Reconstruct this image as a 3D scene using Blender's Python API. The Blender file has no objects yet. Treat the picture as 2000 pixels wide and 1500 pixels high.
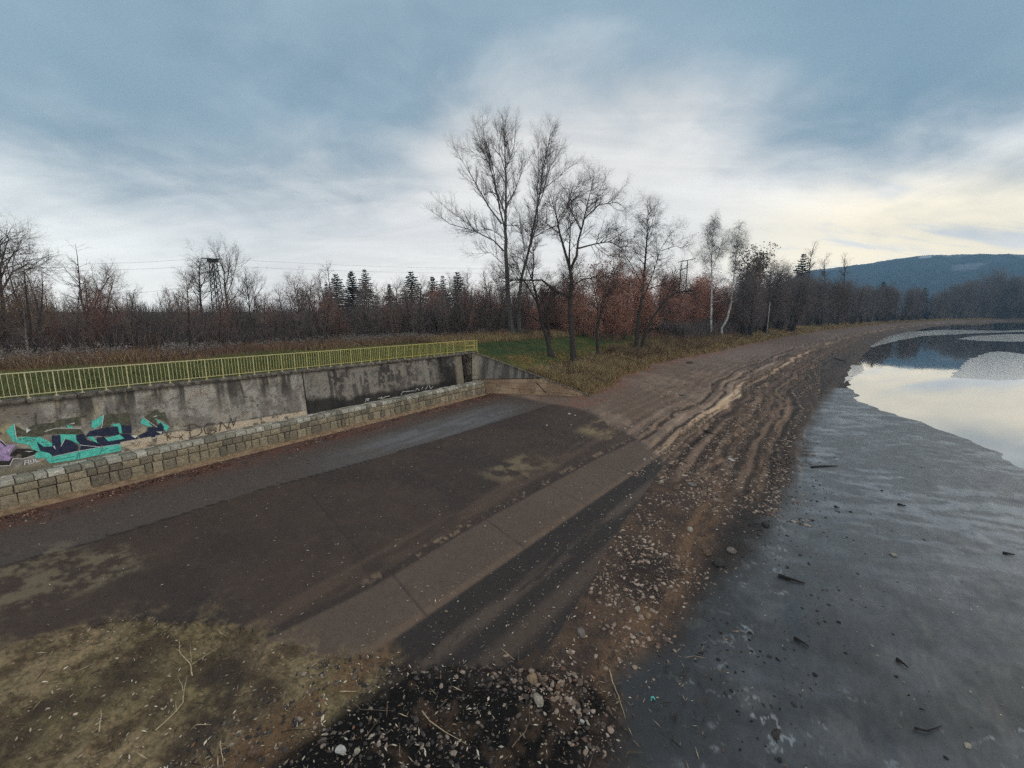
import bpy, math, random
import numpy as np
from mathutils import Vector, Matrix, Quaternion

random.seed(7)
RNG = np.random.default_rng(7)
scene = bpy.context.scene
COL = scene.collection

# ------------------------------------------------------------------ frame of the place
# camera stands 9.5 m above the pond; (a, s): metres along / out from the foot of the stone ledge
F_PX, HOR, HC = 830.0, 608.0, 9.5
PITCH = math.atan((750 - HOR) / F_PX)
CP, SP = math.cos(PITCH), math.sin(PITCH)
DX, DY = 0.5803, 0.8144
def A2W(a, s):
    n = s - 24.0
    return DX * a + DY * n, DY * a - DX * n
def W2A(x, y):
    return DX * x + DY * y, DY * x - DX * y + 24.0
def ray(x, y):
    u = (x - 1000) / F_PX; v = (750 - y) / F_PX
    return Vector((u, CP + v * SP, v * CP - SP))
def at_z(x, y, z):
    r = ray(x, y); t = (z - HC) / r.z
    return Vector((r.x * t, r.y * t, z))
def at_depth(x, y, Y):
    r = ray(x, y); t = Y / r.y
    return Vector((r.x * t, Y, HC + r.z * t))
def on_plane_s(x, y, s):
    r = ray(x, y)
    t = (s - 24.0) / (DY * r.x - DX * r.y)
    p = r * t
    return DX * p.x + DY * p.y, HC + p.z

# ------------------------------------------------------------------ noise
def _h(ix, iy, seed):
    n = (ix.astype(np.int64) * 374761393 + iy.astype(np.int64) * 668265263 + seed * 974711) & 0x7fffffff
    n = ((n ^ (n >> 13)) * 1274126177) & 0x7fffffff
    return ((n ^ (n >> 16)) & 0xffff) / 65535.0
def vn(x, y, seed=0):
    x = np.asarray(x, float); y = np.asarray(y, float)
    ix = np.floor(x); iy = np.floor(y)
    fx = x - ix; fy = y - iy
    fx = fx * fx * (3 - 2 * fx); fy = fy * fy * (3 - 2 * fy)
    a = _h(ix, iy, seed); b = _h(ix + 1, iy, seed); c = _h(ix, iy + 1, seed); d = _h(ix + 1, iy + 1, seed)
    return a + (b - a) * fx + (c - a) * fy + (a - b - c + d) * fx * fy
def fbm(x, y, seed=0, o=4):
    t = 0; amp = 0.5; tot = 0
    for i in range(o):
        t = t + amp * vn(x * 2 ** i + 17.3 * i, y * 2 ** i + 5.1 * i, seed + i)
        tot += amp; amp *= 0.55
    return t / tot
def sm(x, e0, e1):
    t = np.clip((x - e0) / (e1 - e0), 0, 1)
    return t * t * (3 - 2 * t)
def band(x, c, w, soft):
    return 1 - sm(np.abs(x - c), w, w + soft)

# ------------------------------------------------------------------ terrain
CURVE = np.array([(-300, 0), (70, 0), (100, 2.5), (160, 9.5), (226, 20), (377, 56), (531, 109), (640, 170), (700, 260),
                  (740, 420), (760, 1600)], float)
def shore_d(a, s):
    best = np.full(a.shape, 1e9); sign = np.ones(a.shape)
    for (x0, y0), (x1, y1) in zip(CURVE[:-1], CURVE[1:]):
        dx, dy = x1 - x0, y1 - y0
        t = np.clip(((a - x0) * dx + (s - y0) * dy) / (dx * dx + dy * dy), 0, 1)
        d = np.hypot(a - x0 - t * dx, s - y0 - t * dy)
        cr = dx * (s - y0) - dy * (a - x0)
        m = d < best
        best = np.where(m, d, best); sign = np.where(m, np.sign(cr), sign)
    return best * sign
WTOP_A, WTOP_Z = [-20, 1, 28, 60, 110, 200, 500], [6.2, 6.06, 5.84, 5.6, 4.9, 4.0, 3.2]
def wtop(a):
    return np.interp(a, WTOP_A, WTOP_Z)
MUD_A, MUD_S = [-60, -40, 0, 15, 30, 36.4, 41, 44.6, 50, 53, 58, 73, 300], [66, 60, 50, 42, 36.5, 34.8, 34.9, 34.2, 31.9, 30.1, 28.6, 27.9, 27.9]
WING0, WING1 = (29.45, -1.5), (36.9, 6.9)
def wing_t(a, s):
    dx, dy = WING1[0] - WING0[0], WING1[1] - WING0[1]
    L = math.hypot(dx, dy)
    along = ((a - WING0[0]) * dx + (s - WING0[1]) * dy) / L
    side = (dx * (s - WING0[1]) - dy * (a - WING0[0])) / L      # positive: asphalt side
    return along / L, -side
def bank_s(a):
    return np.interp(a, [30, 40, 52, 70, 90, 200], [6.6, 6.2, 4.6, 4.4, 5.4, 6.2]) + 0.9 * (vn(a * 0.35, a * 0, 91) - 0.5)
def height(x, y):
    a, s = W2A(np.asarray(x, float), np.asarray(y, float))
    sd = shore_d(a, s)
    wob = 2.2 * (fbm(a * 0.10, s * 0.10, 3, 3) - 0.5)
    # lake bed
    q = np.where(a < 26, sd, sd + wob * sm(a, 26, 40))
    edge = np.interp(a, MUD_A, MUD_S) + 1.3 * (fbm(a * 0.5, s * 0.5, 5, 4) - 0.5) * sm(sd, 15, 24)
    bed = np.interp(q, [-5, 0, 20, 24, 26.5], [2.0, 2.0, 0.30, 0.085, 0.055])
    flat = 0.055 * (1 - (sd - 26.5) / np.maximum(edge - 26.5, 0.6))
    bed = np.where(q > 26.5, np.maximum(flat, -0.8), bed)
    # wave-cut terraces on the natural shore
    shore = sm(a, 24, 33) * sm(sd, 8, 11) * (1 - sm(sd, 23, 25.5)) + 0.25 * sm(4.5 + sd * 0 - a, -1, 1) * 0
    ph = q * 0.95 + 0.6 * (fbm(a * 0.08, s * 0.3, 8, 3) - 0.5)
    saw = ph - np.floor(ph)
    bed = bed + shore * 0.17 * (.4 + 1.2 * fbm(a * .2, s * .2, 14, 3)) * (np.where(saw < 0.8, saw / 0.8, (1 - saw) / 0.2) - 0.5)
    # rough ground: shore, near spoil
    near = near_mask(a, s)
    rough = np.clip(shore + near, 0, 1)
    bed = bed + rough * (0.10 * (fbm(a * 1.1, s * 1.1, 11, 4) - 0.5) + 0.11 * (fbm(a * 4, s * 4, 12, 4) - 0.5))
    bed = bed + near * (0.03 + 0.07 * sm(fbm(a * 0.55, s * 0.55, 19, 3), 0.3, 0.8))
    mudz = sm(sd, 20, 22.5) * (1 - rough)
    bed = bed + mudz * 0.035 * (fbm(a * 0.9, s * 2.2, 13, 4) - 0.5) * sm(edge - sd, 0.0, 3.0)
    # land
    bs = bank_s(a)
    L = wtop(a) - 0.03
    prof = np.interp(sd - (bs - 5.3), [-14, -8, -2, 2, 4.9, 5.3], [1.0, 0.84, 0.52, 0.24, 0.10, 0.0])
    lake_here = np.interp(np.minimum(q, 8), [-5, 0, 20], [2.0, 2.0, 0.30])
    land = lake_here + (L - lake_here) * prof
    wt, wd = wing_t(a, s)
    wz = np.interp(wt, [0, 1], [5.82, 1.42])
    land = np.maximum(land, wz - 0.05 - 0.13 * np.maximum(wd, 0))
    land = land + 0.25 * (fbm(a * 0.25, s * 0.25, 21, 4) - 0.5) * sm(np.abs(wd), 0.3, 2.5) + 0.06 * (fbm(a * 2.5, s * 2.5, 22, 3) - 0.5)
    behind = np.minimum(L, L - 0.02) + (0.5 * (fbm(a * 0.1, s * 0.1, 23, 4) - 0.5) * sm(-s, 3, 12) + 0.05 * (fbm(a * 2.5, s * 2.5, 22, 3) - 0.5)) * sm(-s, 1.9, 3.5)
    wingside = (wd > 0.12) & (wt > -3)
    nat = np.where(sd < bs, land, bed)
    niche = (a > 27.9) & (a < 29.44) & (s > -3.35) & (s < -0.35)
    left = np.where(s < -1.75, behind, np.where(s < -0.35, 1.9, bed))
    out = np.where(a < WING0[0] - 1.4, left, np.where(wingside, nat, np.where((wt < 0.0) & (s < -1.75), behind, np.where(s < -0.35, 1.9, bed))))
    return np.where(niche, 1.9, out)
def near_mask(a, s, wob=0.0, soft=0.3):
    # spoil heap of sand, mud and litter at the foot of the viewpoint
    e = np.interp(s, [-2, 6, 8.3, 8.8, 9.7, 11.8, 13.3, 14.3, 15.3, 16.8, 18.2, 19.5, 21, 24], [-9, -3, 0.2, 1.4, 2.8, 3.9, 4.6, 5.0, 5.6, 6.4, 7.8, 8.6, 8.9, 5.5])
    e = e + 0.7 * (fbm(a * 0.7, s * 0.7, 31, 3) - 0.5)
    return sm(e - a + wob, -soft, soft + 0.1) * (1 - sm(s, 20.5, 22.5))
def H1(x, y):
    return float(height(np.array([x]), np.array([y]))[0])
def ground_hit(px, py):
    r = ray(px, py); lo, hi = 5.0, 1500.0
    for n in (420, 60, 60):
        ts = np.geomspace(lo, hi, n)
        below = HC + r.z * ts < height(r.x * ts, r.y * ts)
        k = int(np.argmax(below)) if below.any() else n - 1
        lo, hi = ts[max(k - 1, 0)], ts[k]
    return Vector((r.x * hi, r.y * hi, H1(r.x * hi, r.y * hi)))

# ------------------------------------------------------------------ colour of the ground
KAL = np.array([2.35, 2.15, 1.95])
def c(r, g, b, k=None):
    v = np.array([r, g, b], float) / 255.0
    v = np.where(v <= 0.04045, v / 12.92, ((v + 0.055) / 1.055) ** 2.4)
    return np.clip(v * (KAL if k is None else k), 0, 0.8)
def mix(col, new, m):
    return col + (np.asarray(new) - col) * np.asarray(m)[..., None]
def zone_and_colour(x, y):
    a, s = W2A(x, y)
    sd = shore_d(a, s)
    n1 = fbm(a * 0.35, s * 0.35, 41, 4); n2 = fbm(a * 1.6, s * 1.6, 42, 4); n3 = fbm(a * 0.5, s * 3.0, 43, 4); n4 = fbm(a * 7, s * 7, 44, 3)
    N = a.shape[0]
    near = near_mask(a, s)
    wt, wd = wing_t(a, s)
    # --- land
    land = np.tile(c(66, 68, 34), (N, 1))
    land = mix(land, c(96, 84, 50), sm(n1, 0.45, 0.7) * 0.8)
    land = mix(land, c(48, 62, 28), sm(n2, 0.5, 0.75) * 0.6)
    land = mix(land, c(82, 60, 42), sm(-s, 11, 16) * (1 - 0.5 * n2))
    land = mix(land, c(84, 72, 44), sm(a, 60, 90) * 0.6)
    land = mix(land, c(80, 66, 42), sm(sd - bank_s(a), -6.5, -1.5) * sm(a, 29, 33) * 0.85)
    land = mix(land, c(40, 58, 30), sm(n1, 0.35, 0.55) * band(s, -8.5, 3, 3) * sm(a, 30, 36) * (1 - sm(a, 80, 110)) * 0.9)
    # --- asphalt
    asp = np.tile(c(53, 45, 41), (N, 1))
    asp = mix(asp, c(47, 41, 39), sm(n1, 0.4, 0.65))
    asp = mix(asp, c(60, 51, 46), sm(n2, 0.52, 0.75) * 0.5)
    joint1 = np.interp(a, [-10, 0.6, 2.5, 8, 12.7, 18.8, 25.7, 31.5, 40], [3.6, 3.94, 4.3, 4.4, 4.95, 5.36, 5.68, 5.9, 6.1]) + 0.10 * (fbm(a * 1.2, a * 0, 51, 3) - 0.5)
    up = sm(joint1 - s, -0.04, 0.04)
    asp = mix(asp, c(64, 60, 59), up * 0.75)
    asp = mix(asp, c(84, 88, 94), up * band(s, 3.9, 0.5, 1.6) * (.35 + .4 * sm(n3, 0.35, 0.6)) * sm(a, 9, 18) * (1 - sm(a, 24, 31)))
    asp = mix(asp, c(76, 54, 50), (1 - sm(s, 0.5, 2.2)) * sm(n2 + n4 * 0.5, 0.5, 0.8) * 0.8)
    asp = mix(asp, c(30, 28, 28), band(s - joint1, 0, 0.025, 0.05) * sm(n2, 0.25, 0.45))
    for jb in (7.9,):
        asp = mix(asp, c(46, 41, 40), band(s - jb - 0.05 * (n1 - .5), 0, 0.03, 0.05) * 0.35 * sm(n2, .35, .6))
    for ja in (9.4, 17.6, 25.5):
        asp = mix(asp, c(42, 38, 37), band(a - ja + 0.22 * (s - 6), 0, 0.03, 0.06) * 0.6 * sm(n2, .3, .5) * sm(s - joint1, 0, .1) * (1 - sm(s, 12, 12.5)))
    asp = mix(asp, c(98, 92, 77), np.clip(band(a, 0.6, 1.0, 1.4) * band(s, 5.4, 1.2, 1.0) + band(a, 2.5, .5, .7) * band(s, 6.2, .7, .6) * .8, 0, 1) * sm(n2 + .6 * (n4 - .5), 0.38, 0.66) * 0.55)
    asp = mix(asp, c(104, 94, 74), band(a, 29.5, 2.0, 2.0) * band(s, 11.9, 0.9, 0.7) * sm(n1 + n4 * .4, 0.45, 0.75) * 0.9)
    asp = mix(asp, c(92, 83, 68), band(a, 18.3, 1.2, 1.6) * band(s, 11.6, 0.8, 0.8) * sm(n2, 0.42, 0.62) * 0.8)
    asp = mix(asp, c(72, 60, 53), band(s, 12.4, 0.35, 0.3) * sm(n3, 0.35, 0.6) * 0.55)
    k0 = np.interp(a, [0, 3.3, 7.5, 15.3, 22.8, 29], [11.7, 11.85, 12.45, 13.05, 13.5, 14.2]) + 0.9
    k0 = k0 - 0.35 * sm(a, 6, 14)
    k1 = np.interp(a, [5, 11.5, 17, 26], [15.3, 15.75, 16.1, 16.75])
    stripm = sm(s - k0, -0.05, 0.05) * (1 - sm(s - k1, -0.06, 0.06))
    asp = mix(asp, c(46, 40, 38), band(s - k0, -0.12, 0.14, 0.14) * 0.8)
    asp = mix(asp, c(73, 64, 58), stripm * (0.8 + 0.2 * sm(n1, .3, .6)))
    asp = mix(asp, c(84, 72, 63), band(s - k1, -0.08, 0.1, 0.15) * 0.7)
    asp = mix(asp, c(116, 102, 86), band(s - k0, -.32, .10, .14) * sm(n4 + .6 * (n2 - .5), .58, .74) * .55 * sm(a, 6, 9))
    asp = mix(asp, c(66, 57, 53), stripm * sm(n2, .6, .8) * 0.5)
    for ja in (3.2, 8.0, 12.8, 17.6, 22.4):
        asp = mix(asp, c(48, 42, 40), stripm * band(a - ja + 0.25 * (s - 14), 0, 0.02, 0.05) * 0.6)
    dk = sm(s - k1, -0.03, 0.1)
    asp = mix(asp, c(40, 37, 37), dk)
    asp = mix(asp, c(68, 60, 55), band(s - k1, 1.25, 0.10, 0.3) * 0.8 * sm(n3, .3, .5))
    asp = mix(asp, c(64, 56, 51), band(s - k1, 2.45, 0.14, 0.35) * 0.8)
    crk = np.abs(fbm(a * 0.45 + 3, s * 0.45, 57, 5) - .5)
    asp = mix(asp, c(34, 31, 30), (1 - sm(crk, .0015, .005)) * sm(n1, .42, .55) * .6)
    n5 = fbm(a * 17, s * 17, 58, 2)
    asp = asp * (0.80 + 0.24 * n4 + 0.16 * n5)[..., None]
    # --- shore of silt, sand and gravel
    sh = np.tile(c(87, 77, 71), (N, 1))
    sh = mix(sh, c(106, 94, 86), sm(n1, 0.42, 0.65) * 0.8)
    sh = mix(sh, c(84, 71, 64), sm(n2, 0.5, 0.72) * 0.7)
    sh = mix(sh, c(92, 84, 82), sm(a, 60, 100) * 0.75)
    sh = mix(sh, c(98, 70, 64), band(sd - bank_s(a), 0.8, 0.8, 1.2) * sm(n2, .4, .6) * 0.7)
    wq = sd + 2.2 * (fbm(a * 0.10, s * 0.10, 3, 3) - 0.5) * sm(a, 26, 40)
    wav = wq + 0.5 * (fbm(a * 0.3, s * 0.5, 61, 3) - 0.5)
    sh = mix(sh, c(74, 62, 56), sm(wav, 16.6, 17.6) * 0.85)
    sh = mix(sh, c(142, 124, 107), band(wav, np.interp(a, [26, 45, 64, 110], [16.7, 16.9, 18.2, 18.4]), 0.35, 0.35) * 0.85 * sm(n3, 0.25, 0.5))
    sh = mix(sh, c(54, 46, 42), band(wav, np.interp(a, [26, 45, 64, 110], [17.7, 18.0, 19.4, 19.8]), 0.35, 0.4) * 0.85)
    sh = mix(sh, c(104, 88, 76), band(wav, 19.6, 0.25, 0.5) * sm(n1, .35, .55) * 0.8)
    sh = mix(sh, c(98, 83, 71), band(wav, 21.9, 0.2, 0.4) * 0.75 * sm(n3, .3, .5))
    sh = mix(sh, c(48, 42, 40), band(wav, 20.8, 0.25, 0.3) * 0.7 * sm(n2, .35, .55))
    sh = mix(sh, c(44, 40, 39), sm(wav, 21.4, 23.0) * 0.85)
    bnd = fbm(wav * 1.9, a * 0.06, 62, 3); bn2 = fbm(wav * 5.0, a * 0.10, 63, 2)
    sh = sh * np.clip(1 + sm(wav, 12, 16.5) * (2.4 * (bnd - .5) + 1.2 * (bn2 - .5)), .35, 1.8)[..., None]
    sh = mix(sh, c(48, 41, 38), sm(wav, 18, 21) * sm(n2, .4, .6) * .5)
    for wv in (14.9, 16.1, 17.9, 18.9, 19.9, 20.9, 21.7, 22.6):
        w2 = wav + .13 * (fbm(a * .5, s * 0 + wv, 64, 3) - .5)
        sh = mix(sh, c(34, 29, 27), band(w2, wv, .10, .16) * sm(n3 + .3 * n2, .45, .62) * .85)
        sh = mix(sh, c(122, 106, 94), band(w2, wv - .34, .07, .14) * sm(n2, .40, .62) * .5)
    sh = mix(sh, c(72, 64, 60), sm(a, 90, 160) * .5)
    front = 1 - sm(a, 21, 27)
    fr = np.tile(c(54, 46, 43), (N, 1))
    fr = mix(fr, c(74, 62, 54), sm(n2, 0.40, 0.70) * 0.8)
    fr = mix(fr, c(94, 76, 61), band(s, 20.7 + 0.5 * (n1 - .5), 0.2, 0.6) * 0.75 * sm(n3, .3, .55))
    fr = mix(fr, c(34, 31, 31), sm(n1, 0.52, 0.68) * 0.7)
    fr = mix(fr, c(36, 35, 36), sm(s, 21.1, 22.0) * 0.9)
    sh = mix(sh, fr, front)
    # near spoil
    nr = np.tile(c(106, 95, 76), (N, 1))
    nr = mix(nr, c(96, 88, 67), sm(n1, 0.4, 0.62))
    nr = mix(nr, c(56, 48, 40), sm(n2 + .5 * (n4 - .5), 0.50, 0.64) * 0.8)
    nr = mix(nr, c(112, 98, 74), sm(n4, 0.55, 0.8) * 0.4)
    nr = mix(nr, c(58, 52, 40), sm(n4, 0.50, 0.36) * 0 + (1 - sm(n4, .30, .44)) * .55)
    nr = nr * (0.72 + 0.56 * n5)[..., None]
    nr = mix(nr, c(50, 44, 40), np.clip(band(a, 2.9, 0.5, 1.0) * band(s, 13.8, 0.7, 0.9) + band(a, 1.2, 1, 1) * band(s, 11.6, .3, .7) * .7, 0, 1) * sm(n2 + n4 * .5, 0.45, 0.75) * 0.9)
    blk = sm(s - (15.9 + 0.25 * (a - 4.3) * 0 + 0.8 * (n1 - 0.5)), -0.15, 0.35)
    nr = mix(nr, c(17, 16, 16), blk)
    nr = mix(nr, c(84, 68, 53), band(s, 15.6, 0.25, 0.5) * sm(n2, .35, .55) * 0.8)
    nr = mix(nr, c(58, 47, 39), blk * sm(n2, 0.56, 0.7) * 0.7)
    nearc = near_mask(a, s, 2.6 * (n2 - .5) + 1.8 * (n4 - .5), 0.7)
    under = np.where((s < 17.6)[:, None], asp, sh)
    sh = np.where(((near > 0.02) & (a < 9.5))[:, None], mix(under, nr, nearc), sh)
    asp0 = asp; asp = mix(asp, nr, nearc)
    sh = sh * (0.84 + 0.32 * n4)[..., None]
    # --- grey silt flat
    md = np.tile(c(54, 57, 59, .85), (N, 1))
    wx = 2.5 * fbm(x * .2, y * .2, 75, 3); sk1 = fbm(x * 0.35, y * 0.8, 71, 5); sk2 = fbm(x * 0.7 + wx, (y + .25 * x + wx) * 2.0, 72, 6)
    md = mix(md, c(84, 88, 92, .85), sm(sk1, 0.42, 0.60) * .8)
    md = mix(md, c(40, 42, 45, .85), sm(n1, 0.46, 0.66) * 0.7)
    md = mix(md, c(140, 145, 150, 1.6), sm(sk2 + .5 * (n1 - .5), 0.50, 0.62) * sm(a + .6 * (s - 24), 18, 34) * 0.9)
    fr1 = np.abs(fbm(a * 1.6, s * 1.6, 73, 5) - .5)
    md = mix(md, c(136, 140, 142, 1.5), (1 - sm(fr1, .006, .03)) * np.clip(band(s, 23.4, .5, .9) * sm(a, 6.5, 9) + band(a - .5 * (s - 22), 9.5, .4, 1.2) * sm(s, 20, 21), 0, 1) * sm(n2, .45, .6) * 0.8)
    ck = np.abs(fbm(x * .22, y * 1.0, 74, 4) - .5)
    md = mix(md, c(26, 27, 29, .85), (1 - sm(ck, .002, .008)) * sm(n1, .40, .52) * .55)
    md = mix(md, c(30, 30, 32, .85), (1 - sm(s, 21.2, 23.6 + 0 * s)) * (1 - sm(a, 22, 36)) * 0.75)
    wet = fbm(a * .55, s * .55, 76, 5); md = mix(md, c(30, 31, 33, .8), sm(wet, .52, .64) * .4); md = mix(md, c(104, 104, 102, 1.0), (1 - sm(wet, .34, .42)) * .35)
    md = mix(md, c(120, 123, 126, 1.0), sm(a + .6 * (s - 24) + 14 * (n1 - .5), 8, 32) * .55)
    md = md * (0.84 + 0.32 * n4)[..., None]
    # --- zones
    mud_edge = np.interp(a, [0, 5.9, 8.4, 9.2, 12, 14.8, 18.3, 28.8, 41, 50, 58, 66, 75], [19.8, 19.8, 20.6, 20.5, 21.6, 22.1, 22.9, 23.9, 24.2, 24.9, 25.6, 26.6, 40])
    mud_edge = mud_edge + 0.9 * (fbm(a * 0.9, s * 0.9, 81, 4) - 0.5)
    island = np.where(a < WING0[0] - 1.4, s < -1.6, ((wd > 0.0) & (sd < bank_s(a)) & (wt > -3)) | (s < -1.6))
    # asphalt limits
    ar = np.interp(s, [-1, 5.9, 8.8, 12.1, 14.2, 16.8, 17.4, 18.1, 18.6, 19.2], [31.2, 32.0, 32.5, 30.2, 28.9, 26.2, 25.0, 15.6, 12.1, 6.0])
    ar = ar + 0.7 * (fbm(a * 0.8, s * 0.8, 83, 4) - 0.5)
    fade = sm(ar - a, -0.4, 0.9 + 0 * a)
    isasp = (~island) & (a < ar) & (near < 0.5) & (s < 19.2)
    isasp = isasp & ~((wt > 0.0) & (wd > -0.35 - 0.8 * sm(wt, .3, 1)))
    ismud = (~island) & (~isasp) & (s > mud_edge) & (near < 0.6) & (a < 82)
    z = np.where(island, 0, np.where(isasp, 1, np.where(ismud, 3, 2)))
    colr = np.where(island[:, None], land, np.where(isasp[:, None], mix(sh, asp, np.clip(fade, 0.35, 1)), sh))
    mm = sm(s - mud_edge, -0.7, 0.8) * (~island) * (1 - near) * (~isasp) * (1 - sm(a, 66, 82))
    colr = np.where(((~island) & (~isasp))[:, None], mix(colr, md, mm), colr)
    rough = 0.85 + (0.30 + 0.40 * n2 - 0.85) * mm
    rough = np.where(isasp, 0.62 - 0.12 * up, rough)
    rough = np.where((z == 2) & (colr.mean(1) < 0.08), 0.6, rough)
    spec = np.where(z == 1, .18, np.where(z == 0, .2, .08 + .42 * mm))
    return z, np.clip(colr, 0.004, 0.8), rough, spec

# ------------------------------------------------------------------ mesh helpers
def mesh_np(name, V, T, mat=None, parent=None, smooth=False, loops_per=3, attrs=None, world=True):
    V = np.asarray(V, float).reshape(-1, 3)
    if parent and world: V = V - np.array(parent.location)
    V = V.astype(np.float32); T = np.asarray(T, np.int32).reshape(-1, loops_per)
    me = bpy.data.meshes.new(name)
    me.vertices.add(len(V)); me.vertices.foreach_set('co', V.ravel())
    me.loops.add(T.size); me.loops.foreach_set('vertex_index', T.ravel())
    me.polygons.add(len(T)); me.polygons.foreach_set('loop_start', np.arange(0, T.size, loops_per, dtype=np.int32))
    me.polygons.foreach_set('loop_total', np.full(len(T), loops_per, np.int32))
    if smooth: me.polygons.foreach_set('use_smooth', np.ones(len(T), bool))
    me.update(calc_edges=True)
    if attrs:
        for k, (typ, data) in attrs.items():
            at = me.attributes.new(k, typ, 'POINT')
            at.data.foreach_set('color' if typ == 'FLOAT_COLOR' else 'value', np.asarray(data, np.float32).ravel())
    if mat: me.materials.append(mat)
    o = bpy.data.objects.new(name, me); COL.objects.link(o)
    if parent: o.parent = parent
    return o
def tag(o, label=None, cat=None, group=None, kind=None):
    if label: o['label'] = label
    if cat: o['category'] = cat
    if group: o['group'] = group
    if kind: o['kind'] = kind
    return o
def empty(name, loc, label, cat, group=None):
    o = bpy.data.objects.new(name, None); COL.objects.link(o); o.location = loc
    o.empty_display_size = 0.3
    return tag(o, label, cat, group, 'thing')
def copy_tree(o, parent=None):
    k = o.copy(); COL.objects.link(k)
    if parent: k.parent = parent
    for ch in list(o.children):
        copy_tree(ch, k)
    return k

class MB:                                        # polygon soup for built objects
    def __init__(s): s.v = []; s.f = []
    def quad(s, *p):
        i = len(s.v); s.v += [tuple(q) for q in p]; s.f.append(tuple(range(i, i + len(p))))
    def hexa(s, P):                              # 8 corners: bottom ring 0-3, top ring 4-7
        i = len(s.v); s.v += [tuple(q) for q in P]
        for f in ((3, 2, 1, 0), (4, 5, 6, 7), (0, 1, 5, 4), (1, 2, 6, 5), (2, 3, 7, 6), (3, 0, 4, 7)):
            s.f.append(tuple(i + k for k in f))
    def bar(s, p, q, w, h=None, up=Vector((0, 0, 1))):
        h = h or w; p = Vector(p); q = Vector(q); d = (q - p).normalized()
        if abs(d.dot(up)) > 0.99: up = Vector((DX, DY, 0))
        x = d.cross(up).normalized() * w / 2; y = x.cross(d).normalized() * h / 2
        s.hexa([p - x - y, p + x - y, p + x + y, p - x + y, q - x - y, q + x - y, q + x + y, q - x + y])
    def tube(s, pts, rad, n=6, cap=True):
        pts = [Vector(p) for p in pts]; rings = []
        ref = Vector((0.3, 0.5, 0.8)).normalized()
        for k, p in enumerate(pts):
            d = (pts[min(k + 1, len(pts) - 1)] - pts[max(k - 1, 0)]).normalized()
            x = d.cross(ref)
            if x.length < 0.1: x = d.cross(Vector((1, 0, 0)))
            x.normalize(); y = d.cross(x)
            r = rad[k] if hasattr(rad, '__len__') else rad
            i = len(s.v)
            for j in range(n):
                t = 2 * math.pi * j / n
                s.v.append(tuple(p + x * (r * math.cos(t)) + y * (r * math.sin(t))))
            rings.append(i)
        for i0, i1 in zip(rings[:-1], rings[1:]):
            for j in range(n):
                s.f.append((i0 + j, i0 + (j + 1) % n, i1 + (j + 1) % n, i1 + j))
        if cap:
            s.f.append(tuple(rings[0] + j for j in range(n))[::-1]); s.f.append(tuple(rings[-1] + j for j in range(n)))
    def build(s, name, mat, parent=None, smooth=False, world=True):
        if parent and world:
            L = parent.location; s.v = [(v[0] - L.x, v[1] - L.y, v[2] - L.z) for v in s.v]
        me = bpy.data.meshes.new(name); me.from_pydata(s.v, [], s.f); me.update()
        if smooth:
            me.polygons.foreach_set('use_smooth', np.ones(len(me.polygons), bool))
        if mat: me.materials.append(mat)
        o = bpy.data.objects.new(name, me); COL.objects.link(o)
        if parent: o.parent = parent
        return o

# ------------------------------------------------------------------ materials
def new_mat(name):
    m = bpy.data.materials.new(name); m.use_nodes = True
    nt = m.node_tree; nt.nodes.clear()
    out = nt.nodes.new('ShaderNodeOutputMaterial'); b = nt.nodes.new('ShaderNodeBsdfPrincipled')
    nt.links.new(b.outputs[0], out.inputs[0])
    return m, nt, b
def nd(nt, t, **kw):
    n = nt.nodes.new(t)
    for k, v in kw.items():
        setattr(n, k, v)
    return n
def noise(nt, scale, detail=4, vec=None, rough=0.55, dist=0.0):
    n = nd(nt, 'ShaderNodeTexNoise'); n.inputs['Scale'].default_value = scale; n.inputs['Detail'].default_value = detail
    n.inputs['Roughness'].default_value = rough; n.inputs['Distortion'].default_value = dist
    if vec: nt.links.new(vec, n.inputs['Vector'])
    return n
def mth(nt, op, a, b=None, c_=None, clamp=False):
    n = nd(nt, 'ShaderNodeMath', operation=op); n.use_clamp = clamp
    for i, v in enumerate((a, b, c_)):
        if v is None: continue
        if isinstance(v, (int, float)): n.inputs[i].default_value = v
        else: nt.links.new(v, n.inputs[i])
    return n.outputs[0]
def mixc(nt, fac, a, b, mode='MIX'):
    n = nd(nt, 'ShaderNodeMix', data_type='RGBA', blend_type=mode)
    for i, v in ((0, fac), (6, a), (7, b)):
        if isinstance(v, (int, float)): n.inputs[i].default_value = v
        elif isinstance(v, (tuple, list, np.ndarray)): n.inputs[i].default_value = (*[float(q) for q in v[:3]], 1)
        else: nt.links.new(v, n.inputs[i])
    return n.outputs[2]
def maprange(nt, v, a, b, c_=0.0, d=1.0, smooth=True):
    n = nd(nt, 'ShaderNodeMapRange'); n.interpolation_type = 'SMOOTHSTEP' if smooth else 'LINEAR'
    nt.links.new(v, n.inputs[0])
    for i, q in ((1, a), (2, b), (3, c_), (4, d)):
        if isinstance(q, (int, float)): n.inputs[i].default_value = q
        else: nt.links.new(q, n.inputs[i])
    return n.outputs[0]
def bump(nt, b, h, strength, dist):
    n = nd(nt, 'ShaderNodeBump'); n.inputs['Strength'].default_value = strength; n.inputs['Distance'].default_value = dist
    nt.links.new(h, n.inputs['Height']); nt.links.new(n.outputs[0], b.inputs['Normal'])
def coord(nt, which='Object'):
    return nd(nt, 'ShaderNodeTexCoord').outputs[which]
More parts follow.
